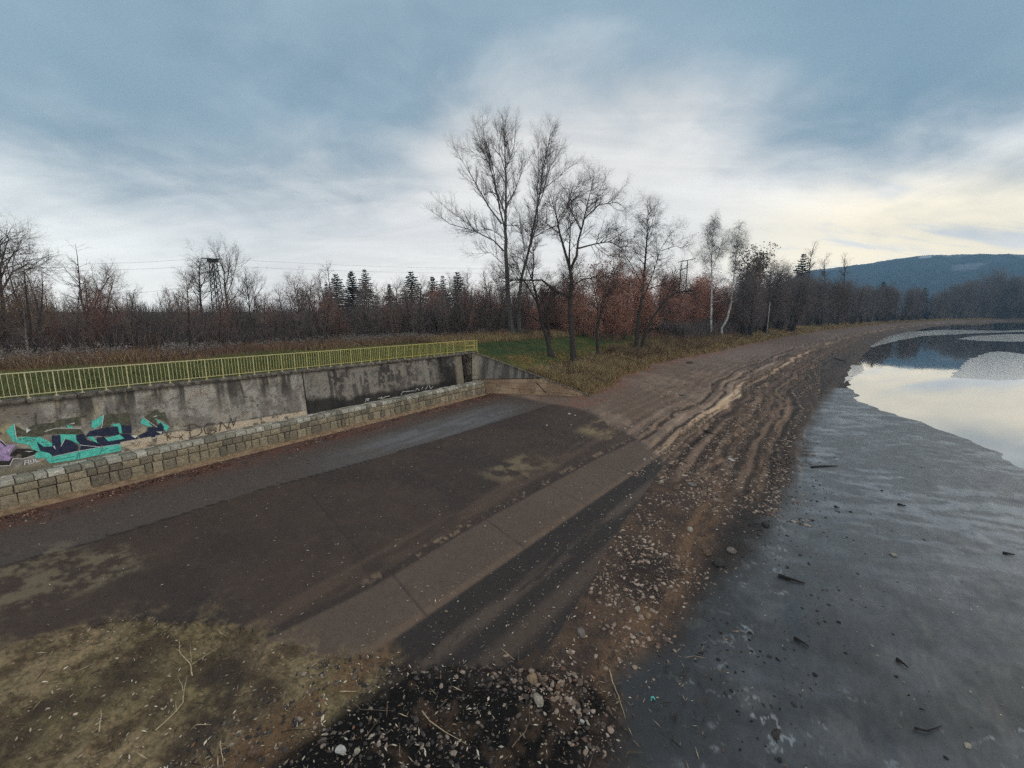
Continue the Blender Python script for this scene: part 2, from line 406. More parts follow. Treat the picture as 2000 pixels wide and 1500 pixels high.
def mat_attr(name, sc, bstr, bdist, var=0.3, spec=0.3, use_rough=True, rough=0.9):
    """colour from the built surface's own attribute, broken up with fine noise and bump"""
    m, nt, b = new_mat(name)
    at = nd(nt, 'ShaderNodeAttribute', attribute_name='col')
    co = coord(nt)
    n = noise(nt, sc, 6, co, 0.65)
    v = maprange(nt, n.outputs[0], 0.25, 0.75, 1 - var, 1 + var, False)
    vm = nd(nt, 'ShaderNodeVectorMath', operation='SCALE'); nt.links.new(at.outputs['Color'], vm.inputs[0]); nt.links.new(v, vm.inputs['Scale'])
    nt.links.new(vm.outputs[0], b.inputs['Base Color'])
    b.inputs['Specular IOR Level'].default_value = spec
    if use_rough:
        sp = nd(nt, 'ShaderNodeAttribute', attribute_name='spec'); nt.links.new(sp.outputs['Fac'], b.inputs['Specular IOR Level'])
        ar = nd(nt, 'ShaderNodeAttribute', attribute_name='rough'); nt.links.new(ar.outputs['Fac'], b.inputs['Roughness'])
    else: b.inputs['Roughness'].default_value = rough
    n2 = noise(nt, sc * 0.6, 8, co, 0.7)
    bump(nt, b, n2.outputs[0], bstr, bdist)
    return m
def mat_simple(name, col, rough=0.8, var=0.25, sc=8.0, bstr=0.0, col2=None, spec=0.3, island=False, islands=None):
    m, nt, b = new_mat(name)
    co = coord(nt)
    n = noise(nt, sc, 5, co, 0.6)
    if islands:                                   # colour differs from piece to piece
        g = nd(nt, 'ShaderNodeNewGeometry')
        rmp = nd(nt, 'ShaderNodeValToRGB'); rmp.color_ramp.interpolation = 'CONSTANT'
        els = rmp.color_ramp.elements
        while len(els) < len(islands): els.new(0.5)
        for i, (pos, cc) in enumerate(islands):
            els[i].position = pos; els[i].color = (*[float(q) for q in cc], 1)
        nt.links.new(g.outputs['Random Per Island'], rmp.inputs[0])
        base = rmp.outputs[0]
        v = maprange(nt, n.outputs[0], 0.3, 0.7, 1 - var, 1 + var, False)
        vm = nd(nt, 'ShaderNodeVectorMath', operation='SCALE'); nt.links.new(base, vm.inputs[0]); nt.links.new(v, vm.inputs['Scale'])
        nt.links.new(vm.outputs[0], b.inputs['Base Color'])
    else:
        c1 = np.asarray(col, float)
        c2 = np.asarray(col2, float) if col2 is not None else c1 * (1 - var)
        f = maprange(nt, n.outputs[0], 0.35, 0.65)
        nt.links.new(mixc(nt, f, c1, c2), b.inputs['Base Color'])
    b.inputs['Roughness'].default_value = rough
    b.inputs['Specular IOR Level'].default_value = spec
    if bstr: bump(nt, b, noise(nt, sc * 3, 6, co, 0.65).outputs[0], bstr, 0.02)
    return m

# ------------------------------------------------------------------ ground meshes
def build_ground():
    az = np.concatenate([np.linspace(-110, -58, 60)[:-1], np.linspace(-58, 58, 960), np.linspace(58, 110, 60)[1:]]) * math.pi / 180
    rr = np.concatenate([np.geomspace(2.5, 120, 640)[:-1], np.geomspace(120, 5200, 150)])
    Aa, Rr = np.meshgrid(az, rr)
    X = (np.sin(Aa) * Rr).ravel(); Y = (np.cos(Aa) * Rr).ravel()
    Z = height(X, Y)
    zone, colr, rough, spec = zone_and_colour(X, Y)
    nr, nc = Aa.shape
    idx = np.arange(nr * nc).reshape(nr, nc)
    Q = np.stack([idx[:-1, :-1], idx[:-1, 1:], idx[1:, 1:], idx[1:, :-1]], -1).reshape(-1, 4)
    Q = Q[:, ::-1]
    fz = zone[Q].max(1); fz = np.where((zone[Q] == 0).any(1), 0, fz)
    fz = np.where((zone[Q] == 1).sum(1) >= 2, np.where((zone[Q] == 0).any(1), 0, 1), fz)
    V = np.stack([X, Y, Z], 1)
    mats = [mat_attr('meadow_ground', 6, 0.6, 0.05), mat_attr('old_asphalt', 34, 0.5, 0.010, 0.30, 0.18),
            mat_attr('silt_and_gravel', 14, 1.0, 0.06, 0.42, 0.10), mat_attr('frozen_silt', 9, 0.35, 0.012, 0.25, 0.5)]
    mats[2].node_tree.nodes['Principled BSDF'].inputs['IOR'].default_value = 1.6
    mats[3].node_tree.nodes['Principled BSDF'].inputs['IOR'].default_value = 1.6
    for k, nm in enumerate(('ground', 'asphalt_apron', 'shore', 'mud_flat')):
        q = Q[fz == k]
        u, inv = np.unique(q, return_inverse=True)
        cc = np.concatenate([colr[u], np.ones((len(u), 1))], 1)
        o = mesh_np(nm, V[u], inv.reshape(-1, 4), mats[k], None, True, 4, {'col': ('FLOAT_COLOR', cc), 'rough': ('FLOAT', rough[u]), 'spec': ('FLOAT', spec[u])})
        o['kind'] = 'structure'
build_ground()

# ------------------------------------------------------------------ water and thin ice
def water_mat(name, base, rough, ior, bstr, sc):
    m, nt, b = new_mat(name)
    b.inputs['Base Color'].default_value = (*base, 1); b.inputs['Roughness'].default_value = rough
    b.inputs['IOR'].default_value = ior; b.inputs['Specular IOR Level'].default_value = 0.5
    co = coord(nt)
    mp = nd(nt, 'ShaderNodeMapping'); mp.inputs['Scale'].default_value = (1, 1, 1); nt.links.new(co, mp.inputs[0])
    bump(nt, b, noise(nt, sc, 4, mp.outputs[0]).outputs[0], bstr, 0.02)
    return m
W = MB()
cs = [A2W(-70, 24), A2W(780, 24), A2W(780, 1500), A2W(-70, 1500)]
W.quad(*[(x, y, 0.0) for x, y in cs])
WATER = water_mat('still_water', (0.012, 0.016, 0.018), 0.03, 2.6, 0.008, 0.6)
tag(W.build('water', WATER), kind='structure')
ICE = water_mat('thin_ice', (0.40, 0.42, 0.43), 0.14, 1.8, 0.0, 0.8)
for m_ in (WATER,):
    b_ = m_.node_tree.nodes['Principled BSDF']; b_.inputs['Coat Weight'].default_value = 1; b_.inputs['Coat IOR'].default_value = 2.4; b_.inputs['Coat Roughness'].default_value = .03
def ice(name, pts, z, seed):
    P = [at_z(x, y, 0.0) for x, y in pts]
    out = []
    for i, p in enumerate(P):                     # ragged edge
        q = P[(i + 1) % len(P)]
        L = (q - p).length; n = max(2, min(70, int(L / .7)))
        nrm = Vector((-(q - p).y, (q - p).x, 0)).normalized()
        for k in range(n):
            t = k / n
            out.append(p.lerp(q, t) + nrm * (0.05 * L / 4 + 0.5) * (float(fbm(np.array([t * n * 0.35 + i * 9]), np.array([seed * 3.3]), seed, 4)[0]) - 0.5) * 2)
    m = MB(); n = len(out)
    m.v = [(p.x, p.y, z) for p in out] + [(p.x, p.y, -0.03) for p in out]
    m.f = [tuple(range(n))] + [(i, i + n, (i + 1) % n + n, (i + 1) % n) for i in range(n)]
    o = m.build(name, ICE); return tag(o, kind='structure')
ice('ice_sheet', [(1855, 737), (1868, 724), (1880, 712), (1897, 700), (1920, 692), (1945, 686), (1972, 688), (2000, 692), (2080, 702), (2080, 738), (1950, 742)], 0.012, 1)
ice('ice_sheet', [(1736, 657), (1770, 648), (1850, 644), (1960, 646), (2060, 641), (2060, 646), (1900, 651), (1800, 656), (1740, 668), (1705, 678), (1690, 676)], 0.012, 2)
ice('ice_sheet', [(1868, 662), (1905, 656), (1960, 653), (2060, 651), (2060, 668), (1920, 666)], 0.012, 3)
ice('ice_sheet', [(1640, 722), (1662, 712), (1690, 716), (1680, 728), (1660, 742), (1648, 748)], 0.02, 4)

# ------------------------------------------------------------------ hill far behind the pond
def build_hill():
    ridge_px = [(1300, 606), (1480, 575), (1545, 545), (1580, 529), (1650, 521), (1700, 514), (1760, 505), (1800, 500), (1822, 499), (1880, 497), (1960, 496), (2000, 497), (2120, 502), (2400, 540)]
    azr, elr = [], []
    for x, y in ridge_px:
        r = ray(x, y); azr.append(math.atan2(r.x, r.y)); elr.append(r.z / math.hypot(r.x, r.y))
    az = np.linspace(27, 80, 420) * math.pi / 180; rr = np.linspace(1900, 3060, 60)
    Aa, Rr = np.meshgrid(az, rr)
    t = (Rr - 1900) / 1100.0
    el = np.interp(Aa, azr, elr) * sm(Aa, 22 * math.pi / 180, 28 * math.pi / 180)
    X = np.sin(Aa) * Rr; Y = np.cos(Aa) * Rr
    top = HC + el * 3000 * (1 + 0.016 * (fbm(Aa * 700, Aa * 0, 5, 2) - 0.5) + 0.02 * (fbm(Aa * 60, Aa * 0, 5, 3) - 0.5))
    prof = np.where(t <= 1, sm(t, -0.15, 1.05), 1 - 0.4 * (t - 1))
    prof = prof / sm(np.array([1.0]), -0.15, 1.05)[0] - sm(np.array([0.]), -0.15, 1.05)[0] * (1 - np.clip(t, 0, 1))
    Z = 1.0 + (top - 1) * np.maximum(prof, 0) + 26 * (fbm(X * 0.004, Y * 0.004, 6, 4) - 0.5) * np.clip(t * 3, 0, 1) * (1 - sm(t, 0.8, 1.0))
    col = np.tile(np.array([0.022, 0.036, 0.048]), (X.size, 1))
    n = fbm(X * 0.01, Y * 0.01, 7, 4).ravel()
    nf = fbm(X * 0.045, Y * 0.045, 9, 3).ravel()
    col = mix(col, (0.045, 0.062, 0.07), sm(n, 0.45, 0.7)); col = col * (0.5 + nf)[:, None]
    col = mix(col, (.26, .28, .30), sm(fbm(X * .006 + 5, Y * .006, 10, 4).ravel(), .60, .66) * .75)
    px = 1000 + F_PX * np.tan(Aa) / 1.0
    # snowy clearing near the ridge and pale pastures lower down, measured as bearing and height
    azd = (Aa * 180 / math.pi).ravel(); tt = t.ravel()
    a0 = [math.degrees(math.atan2(ray(x, 510).x, ray(x, 510).y)) for x in (1795, 1818, 1865, 1895, 1920, 1720)]
    cl = band(azd, 0.5 * (a0[0] + a0[1]), 0.45 * (a0[1] - a0[0]), 0.12) * band(tt, 0.84, 0.055, 0.02)
    col = mix(col, (0.7, 0.72, 0.75), cl)
    pa = band(azd, a0[3], 0.9, 0.4) * band(tt, 0.60, 0.05, 0.03) * sm(n, 0.5, 0.62)
    col = mix(col, (0.20, 0.23, 0.26), pa)
    nr, nc = X.shape; idx = np.arange(nr * nc).reshape(nr, nc)
    Q = np.stack([idx[:-1, :-1], idx[1:, :-1], idx[1:, 1:], idx[:-1, 1:]], -1).reshape(-1, 4)
    o = mesh_np('hill', np.stack([X.ravel(), Y.ravel(), Z.ravel()], 1), Q, mat_attr('forested_hill', 0.02, 0.6, 4, 0.3, 0.0, False, 1.0), None, True, 4,
                {'col': ('FLOAT_COLOR', np.concatenate([col, np.ones((len(col), 1))], 1))})
    o['kind'] = 'structure'
build_hill()

# ------------------------------------------------------------------ retaining wall, ledge, railing
P3 = lambda a, s, z: Vector((*A2W(a, s), z))
CONC = mat_attr('weathered_concrete', 22, 0.6, 0.02, 0.25, 0.2, False, 0.95)
A_END = 28.05
ZB = 3.2
def build_wall():
    root = empty('retaining_wall', P3(10, -1.5, 3.2), 'long stained concrete retaining wall with graffiti below the yellow railing', 'wall')
    na, nz = 1150, 90
    ga = np.linspace(-9, A_END, na); gz = np.linspace(0, 1, nz)
    A, T = np.meshgrid(ga, gz)
    top = wtop(A) - 0.10
    z = ZB - 0.1 + (top - ZB + 0.1) * T
    old = sm(A, 13.55, 13.62)                     # older, darker stretch set back a little
    s = -1.2 - 0.3 * T - 0.05 * old
    s = s + 0.02 * (fbm(A * 3, z * 3, 101, 3) - 0.5) + 0.05 * old * (1 - sm(z, 3.6, 3.9)) * 0
    low = 1 - sm(z - (3.72 + 0.06 * (vn(A * 1.5, A * 0, 102) - .5) - 0.03 * (A - 4)) , -0.02, 0.02)
    plaster = low * (A > 4.8) * (A < 13.5)
    s = s + 0.03 * plaster
    X, Y = A2W(A, s)
    n1 = fbm(A * 0.8, z * 0.8, 103, 4); n2 = fbm(A * 4, z * 4, 104, 4); st = fbm(A * 2.6, z * 0.25, 105, 4); st2 = fbm(A * 7, z * 0.4, 106, 3)
    N = A.size
    col = np.tile(c(122, 121, 119), (N, 1)).reshape(nz, na, 3)
    n3 = fbm(A * 1.7, z * 1.3, 107, 5)
    col = mix(col, c(128, 122, 100), sm(n1, 0.42, 0.62) * (1 - sm(A, 4, 9)))
    col = mix(col, c(82, 80, 78), sm(n3, 0.44, 0.64) * 0.75)
    col = mix(col, c(118, 112, 104), sm(n3, 0.40, 0.25) * 0 + (1 - sm(n3, 0.28, 0.42)) * 0.6)
    col = mix(col, c(92, 86, 82), sm(n2, 0.5, 0.7) * 0.7)
    drip = sm(st, 0.48, 0.66) * sm(T + .3 * (n1 - .5), 0.15, 0.9)
    col = mix(col, c(44, 43, 42), drip * 0.85)
    pit = fbm(A * 9, z * 16, 108, 3); col = mix(col, c(46, 44, 42), (1 - sm(pit, .24, .34)) * .7)
    col = mix(col, c(150, 144, 126), sm(st2, 0.62, 0.75) * sm(T, 0.75, 1.0) * 0.6)
    dark = old * np.clip(0.45 + 0.9 * sm(st, 0.40, 0.60) - 0.3 * sm(n2, .5, .7), 0, 1)
    col = mix(col, c(48, 46, 46), dark * 0.8)
    col = mix(col, c(106, 102, 98), old * sm(n2 + .5 * n3, 0.72, 0.92) * 0.75)
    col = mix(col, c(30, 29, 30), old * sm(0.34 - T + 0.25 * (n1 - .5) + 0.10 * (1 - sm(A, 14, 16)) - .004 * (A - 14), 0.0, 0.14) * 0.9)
    col = mix(col, c(26, 25, 25), .85 * old * np.clip(band(A, 25.3, 0.35, 0.9) * (0.2 + 1.3 * st - .5 * (n2 - .4)) + band(A, 26.6, .5, .5) * (1 - sm(T, .5, .8)), 0, 1))
    col = mix(col, c(100, 95, 88), band(A, 27.75, 0.35, 0.45) * (.6 + .5 * n2))
    col = mix(col, c(40, 38, 37), band(T, 1.0, 0.03, 0.06) * 0.6)
    col = mix(col, c(146, 136, 122), plaster * (0.9 - 0.5 * sm(n2, .5, .66)))
    col = mix(col, c(60, 54, 48), (A > 4.5) * (A < 13.5) * band(z - 3.78 + 0.03 * (A - 4), 0.0, 0.012, 0.02) * 0.7)
    col = mix(col, c(50, 46, 42), plaster * sm(n2, .6, .68) * 0.6)
    col = mix(col, c(24, 22, 22), band(A, 13.58, 0.03, 0.04))
    col = mix(col, c(92, 88, 78), (1 - sm(A, 3.8, 4.8)) * (1 - sm(T, 0.05, 0.18)))
    idx = np.arange(N).reshape(nz, na)
    Q = np.stack([idx[:-1, :-1], idx[:-1, 1:], idx[1:, 1:], idx[1:, :-1]], -1).reshape(-1, 4)
    V = np.stack([X.ravel(), Y.ravel(), z.ravel()], 1)
    # back, top and end faces give it its thickness
    b0 = len(V)
    bx = [P3(-9, -2.3, ZB), P3(A_END, -2.3, ZB), P3(A_END, -2.3, float(wtop(A_END)) - .1), P3(-9, -2.3, float(wtop(-9)) - .1),
          P3(-9, -1.2, ZB - .1), P3(A_END, -1.25, ZB - .1), P3(A_END, -1.55, float(wtop(A_END)) - .1), P3(-9, -1.5, float(wtop(-9)) - .1)]
    V = np.concatenate([V, np.array([tuple(p) for p in bx])])
    EQ = np.array([[b0 + 5, b0 + 1, b0 + 2, b0 + 6], [b0 + 7, b0 + 6, b0 + 2, b0 + 3], [b0 + 4, b0 + 7, b0 + 3, b0], [b0 + 1, b0, b0 + 3, b0 + 2]])
    cc = np.concatenate([col.reshape(-1, 3), np.tile(c(96, 92, 88), (8, 1))]); cc = np.concatenate([cc, np.ones((len(cc), 1))], 1)
    o = mesh_np('wall', V, np.concatenate([Q, EQ]), CONC, root, False, 4, {'col': ('FLOAT_COLOR', cc)})
    # coping of rough slabs
    m = MB(); a = -9.0
    rnd = random.Random(3)
    while a < 29.35:
        L = rnd.uniform(1.2, 1.9); b = min(a + L - 0.03, 29.4)
        n = 9; zc = float(wtop(a)); tilt = rnd.uniform(-.012, .012)
        rows = []
        for k in range(n + 1):
            q = a + (b - a) * k / n
            zt = float(wtop(q)) + tilt + rnd.uniform(-.008, .008); f = -1.40 + rnd.uniform(-.035, .035)
            rows.append([P3(q, -2.05, zt - .11), P3(q, f + .02, zt - .14 + rnd.uniform(-.015, .015)), P3(q, f + .04, zt - .05), P3(q, f - .02, zt), P3(q, -2.05, zt + .005)])
        i = len(m.v); m.v += [tuple(p) for r in rows for p in r]
        for k in range(n):
            for j in range(5):
                m.f.append((i + k * 5 + j, i + k * 5 + (j + 1) % 5, i + k * 5 + 5 + (j + 1) % 5, i + k * 5 + 5 + j))
        m.f.append(tuple(i + j for j in range(5))[::-1]); m.f.append(tuple(i + n * 5 + j for j in range(5)))
        a += L
    m.build('coping', mat_simple('coping_stone', c(92, 88, 84), 0.95, 0.5, 5, 0.8, c(50, 50, 46)), root)
    # doorway niche at the far end
    m = MB()
    m.hexa([P3(A_END + .003, -3.4, ZB), P3(29.3, -3.4, ZB), P3(29.3, -3.2, ZB), P3(A_END + .003, -3.2, ZB), P3(A_END + .003, -3.4, 5.7), P3(29.3, -3.4, 5.7), P3(29.3, -3.2, 5.7), P3(A_END + .003, -3.2, 5.7)])
    m.hexa([P3(A_END - .1, -3.4, ZB), P3(A_END, -3.4, ZB), P3(A_END, -2.303, ZB), P3(A_END - .1, -2.303, ZB), P3(A_END - .1, -3.4, 5.7), P3(A_END, -3.4, 5.7), P3(A_END, -2.303, 5.7), P3(A_END - .1, -2.303, 5.7)])
    m.hexa([P3(A_END - .1, -3.6, 5.702), P3(29.62, -3.6, 5.702), P3(29.62, -2.06, 5.702), P3(A_END - .1, -2.06, 5.702), P3(A_END - .1, -3.6, 5.84), P3(29.62, -3.6, 5.84), P3(29.62, -2.06, 5.84), P3(A_END - .1, -2.06, 5.84)])
    m.build('niche', mat_simple('niche_concrete', c(44, 41, 40), 0.95, 0.5, 3, 0.5), root)
    return root
WALL = build_wall()

def build_wing():
    root = empty('wing_wall', P3(33, 3, 1.8), 'triangular concrete wing wall sloping down to a point beside the asphalt', 'wall')
    nu, nz = 260, 60
    U, T = np.meshgrid(np.linspace(0, 1, nu), np.linspace(0, 1, nz))
    top = np.interp(U, [0, 0.12, 1], [5.78, 5.35, 1.50]); bot = np.interp(U, [0, 0.2, 1], [1.85, 1.75, 1.30])
    a = WING0[0] + (WING1[0] - WING0[0]) * U; s = WING0[1] + (WING1[1] - WING0[1]) * U
    z = bot + (top - bot) * T
    upper = sm(z, 3.30, 3.33)
    off = 0.16 - 0.09 * upper + 0.10 * (1 - T) * 0.5
    na_, ns_ = (WING1[1] - WING0[1]), -(WING1[0] - WING0[0]); L = math.hypot(na_, ns_); na_, ns_ = -na_ / L, -ns_ / L
    A = a + na_ * off; S = s + ns_ * off
    X, Y = A2W(A, S)
    uu = U * 11
    n1 = fbm(uu * 0.8, z * 0.8, 111, 4); n2 = fbm(uu * 4, z * 4, 112, 4); st = fbm(uu * 3, z * 0.3, 113, 3)
    col = np.tile(c(104, 88, 74), (nz, nu, 1))
    col = mix(col, c(122, 106, 90), sm(n1, .45, .65))
    col = mix(col, c(78, 70, 64), band(z, 3.0 - .25 * U, .02, .05) * .5)
    col = mix(col, c(94, 92, 90), upper)
    col = mix(col, c(52, 50, 50), upper * sm(st, .45, .62) * .75)
    col = mix(col, c(134, 128, 116), upper * (1 - sm(U, .03, .09)) * .7)
    col = mix(col, c(34, 31, 30), band(z, 3.315, .02, .03) * (U < .56))
    col = mix(col, c(40, 36, 34), band(z - 2.6 + 0.12 * uu, 0.25, .01, .02) * (U > .25) * .6)
    col = mix(col, c(28, 25, 24), band(uu - 6.4 + 0.9 * (z - 2.3), 0, .03, .05) * (z > 1.9) * (z < 3.0))
    col = mix(col, c(60, 54, 50), sm(n2, .58, .7) * .4)
    idx = np.arange(nu * nz).reshape(nz, nu)
    Q = np.stack([idx[:-1, :-1], idx[:-1, 1:], idx[1:, 1:], idx[1:, :-1]], -1).reshape(-1, 4)
    V = np.stack([X.ravel(), Y.ravel(), z.ravel()], 1)
    # back face
    Xb, Yb = A2W(a[-1] - na_ * .12, s[-1] - ns_ * .12)
    Xc, Yc = A2W(a[0] - na_ * .12, s[0] - ns_ * .12)
    b0 = len(V)
    V = np.concatenate([V, np.stack([Xb, Yb, top[-1]], 1), np.stack([Xc, Yc, bot[0]], 1)])
    tpi = idx[-1]; bi = b0 + np.arange(nu); ci = b0 + nu + np.arange(nu)
    Q2 = np.stack([tpi[:-1], tpi[1:], bi[1:], bi[:-1]], 1); Q3 = np.stack([bi[:-1], bi[1:], ci[1:], ci[:-1]], 1)
    QE = np.stack([idx[:-1, 0], idx[1:, 0], np.full(nz - 1, bi[0]), np.full(nz - 1, ci[0])], 1)
    cc = np.concatenate([col.reshape(-1, 3), np.tile(c(70, 68, 66), (2 * nu, 1))]); cc = np.concatenate([cc, np.ones((len(cc), 1))], 1)
    mesh_np('wall', V, np.concatenate([Q, Q2, Q3, QE]), CONC, root, False, 4, {'col': ('FLOAT_COLOR', cc)})
    # coping strip riding the slope
    m = MB(); k = 14; rnd = random.Random(9)
    for i in range(k):
        u0 = i / k + .002; u1 = (i + 1) / k - .002
        q = []
        for u in (u0, u1):
            zt = float(np.interp(u, [0, 0.12, 1], [5.78, 5.35, 1.50])); aa = WING0[0] + (WING1[0] - WING0[0]) * u; ss = WING0[1] + (WING1[1] - WING0[1]) * u
            j = rnd.uniform(-.02, .02)
            q.append((aa, ss, zt + .004, j))
        P = []
        for dz in (0, .10):
            for (w, ends) in ((-.16, (0, 1)), (.26, (1, 0))):
                for e in ends:
                    aa, ss, zt, j = q[e]
                    P.append(P3(aa + na_ * (w + j), ss + ns_ * (w + j), zt + dz))
        m.hexa(P)
    m.build('coping', mat_simple('wing_coping', c(98, 92, 84), 0.95, 0.5, 4, 0.8, c(58, 55, 50)), root)
    # return of the niche jamb
    m = MB()
    m.hexa([P3(29.3, -3.4, 1.9), P3(29.6, -3.4, 1.9), P3(29.6, -1.62, 1.9), P3(29.3, -1.55, 1.9), P3(29.3, -3.4, 5.72), P3(29.6, -3.4, 5.72), P3(29.6, -1.62, 5.72), P3(29.3, -1.55, 5.72)])
    m.build('jamb', mat_simple('jamb_concrete', c(112, 106, 98), 0.95, 0.5, 3, 0.5, c(52, 50, 48)), root)
build_wing()

def rough_block(m, a0, a1, z0, z1, s_face, depth, rnd, bul=0.03, ch=0.025):
    """a hewn stone: chamfered face that bulges a little"""
    j = lambda q: rnd.uniform(-q, q)
    back = s_face - depth
    R0 = [(a0, z0), (a1, z0), (a1, z1), (a0, z1)]
    i = len(m.v)
    sf = s_face + j(.012)
    ring_b = [P3(a + 0, back, z) for a, z in R0]
    ring_m = [P3(a + j(.006), sf - ch, z + j(.006)) for a, z in R0]
    ca, cz = (a0 + a1) / 2, (z0 + z1) / 2
    ring_f = [P3(a + (ch if a < ca else -ch) * rnd.uniform(.6, 1.5), sf + j(.01), z + (ch if z < cz else -ch) * rnd.uniform(.6, 1.5)) for a, z in R0]
    m.v += [tuple(p) for p in ring_b + ring_m + ring_f]
    m.v.append(tuple(P3(ca + j(.05), sf + bul * rnd.uniform(.2, 1.2), cz + j(.04))))
    for r in (0, 4):
        for k in range(4):
            m.f.append((i + r + k, i + r + (k + 1) % 4, i + r + 4 + (k + 1) % 4, i + r + 4 + k))
    for k in range(4):
        m.f.append((i + 8 + k, i + 8 + (k + 1) % 4, i + 12))
def build_ledge():
    root = empty('stone_ledge', P3(10, -.3, 2), 'low granite block ledge running along the foot of the graffiti wall', 'stone ledge')
    rnd = random.Random(5)
    END = 29.75
    def course(z0, z1, lo, hi, face, gap, mm, depth):
        a = -9.0
        while a < END:
            L = rnd.uniform(lo, hi); b = min(a + L, END)
            if b - a > .12: rough_block(mm, a + gap / 2, b - gap / 2, z0 + gap * .3, z1 - gap * .3 + rnd.uniform(-.008, .008), face, depth, rnd)
            a = b
    grey = lambda r, g, b: c(r, g, b)
    capm = mat_simple('cap_granite', None, 0.9, 0.35, 9, 0.7, islands=[(0, grey(128, 128, 122)), (.3, grey(108, 108, 101)), (.55, grey(142, 142, 137)), (.8, grey(94, 93, 87))])
    lowm = mat_simple('course_granite', None, 0.92, 0.35, 9, 0.7, islands=[(0, grey(106, 100, 87)), (.3, grey(94, 89, 79)), (.55, grey(114, 107, 94)), (.8, grey(84, 80, 72))])
    m = MB(); course(2.97, 3.21, .36, .52, -.32, .028, m, .40)
    # second and third rows of caps behind the front one
    for s0, d in ((-.745, .2), (-.96, .2)):
        a = -9.0
        while a < END:
            L = rnd.uniform(.38, .56)
            z = 3.205 + rnd.uniform(-.012, .012)
            m.hexa([P3(a + .012, s0 - d + .02, 2.97), P3(a + L - .012, s0 - d + .02, 2.97), P3(a + L - .012, s0 + .005, 2.97), P3(a + .012, s0 + .005, 2.97),
                    P3(a + .02, s0 - d + .03, z), P3(a + L - .02, s0 - d + .03, z), P3(a + L - .02, s0 - .01, z), P3(a + .02, s0 - .01, z)])
            a += L
    m.build('cap_stones', capm, root)
    m = MB(); course(2.66, 2.965, .30, .66, -.27, .026, m, .4); m.build('upper_course', lowm, root)
    m = MB(); course(2.14, 2.655, .26, .62, -.19, .035, m, .4); m.build('lower_course', lowm, root)
    m = MB()
    m.hexa([P3(-9, -1.19, 1.8), P3(END - .02, -1.19, 1.8), P3(END - .02, -.36, 1.8), P3(-9, -.36, 1.8), P3(-9, -1.19, 3.17), P3(END - .02, -1.19, 3.17), P3(END - .02, -.37, 3.17), P3(-9, -.37, 3.17)])
    m.build('core', mat_simple('dark_joint', c(70, 66, 58), 0.95, 0.4, 6, 0.5), root)
    m = MB()
    m.hexa([P3(-9, -.35, 1.85), P3(END, -.35, 1.85), P3(END, 0.02, 1.9), P3(-9, 0.02, 1.9), P3(-9, -.35, 2.62), P3(END - .1, -.35, 2.62), P3(END, -.205, 2.14), P3(-9, -.205, 2.14)])
    m.hexa([P3(-9, -.204, 1.85), P3(END, -.204, 1.85), P3(END, 0.10, 1.9), P3(-9, 0.10, 1.9), P3(-9, -.204, 2.13), P3(END, -.204, 2.13), P3(END, .02, 2.05), P3(-9, .02, 2.05)])
    m.build('mortar', mat_simple('pale_mortar', c(116, 100, 82), 0.95, 0.35, 4, 0.6, c(88, 76, 62)), root)
build_ledge()

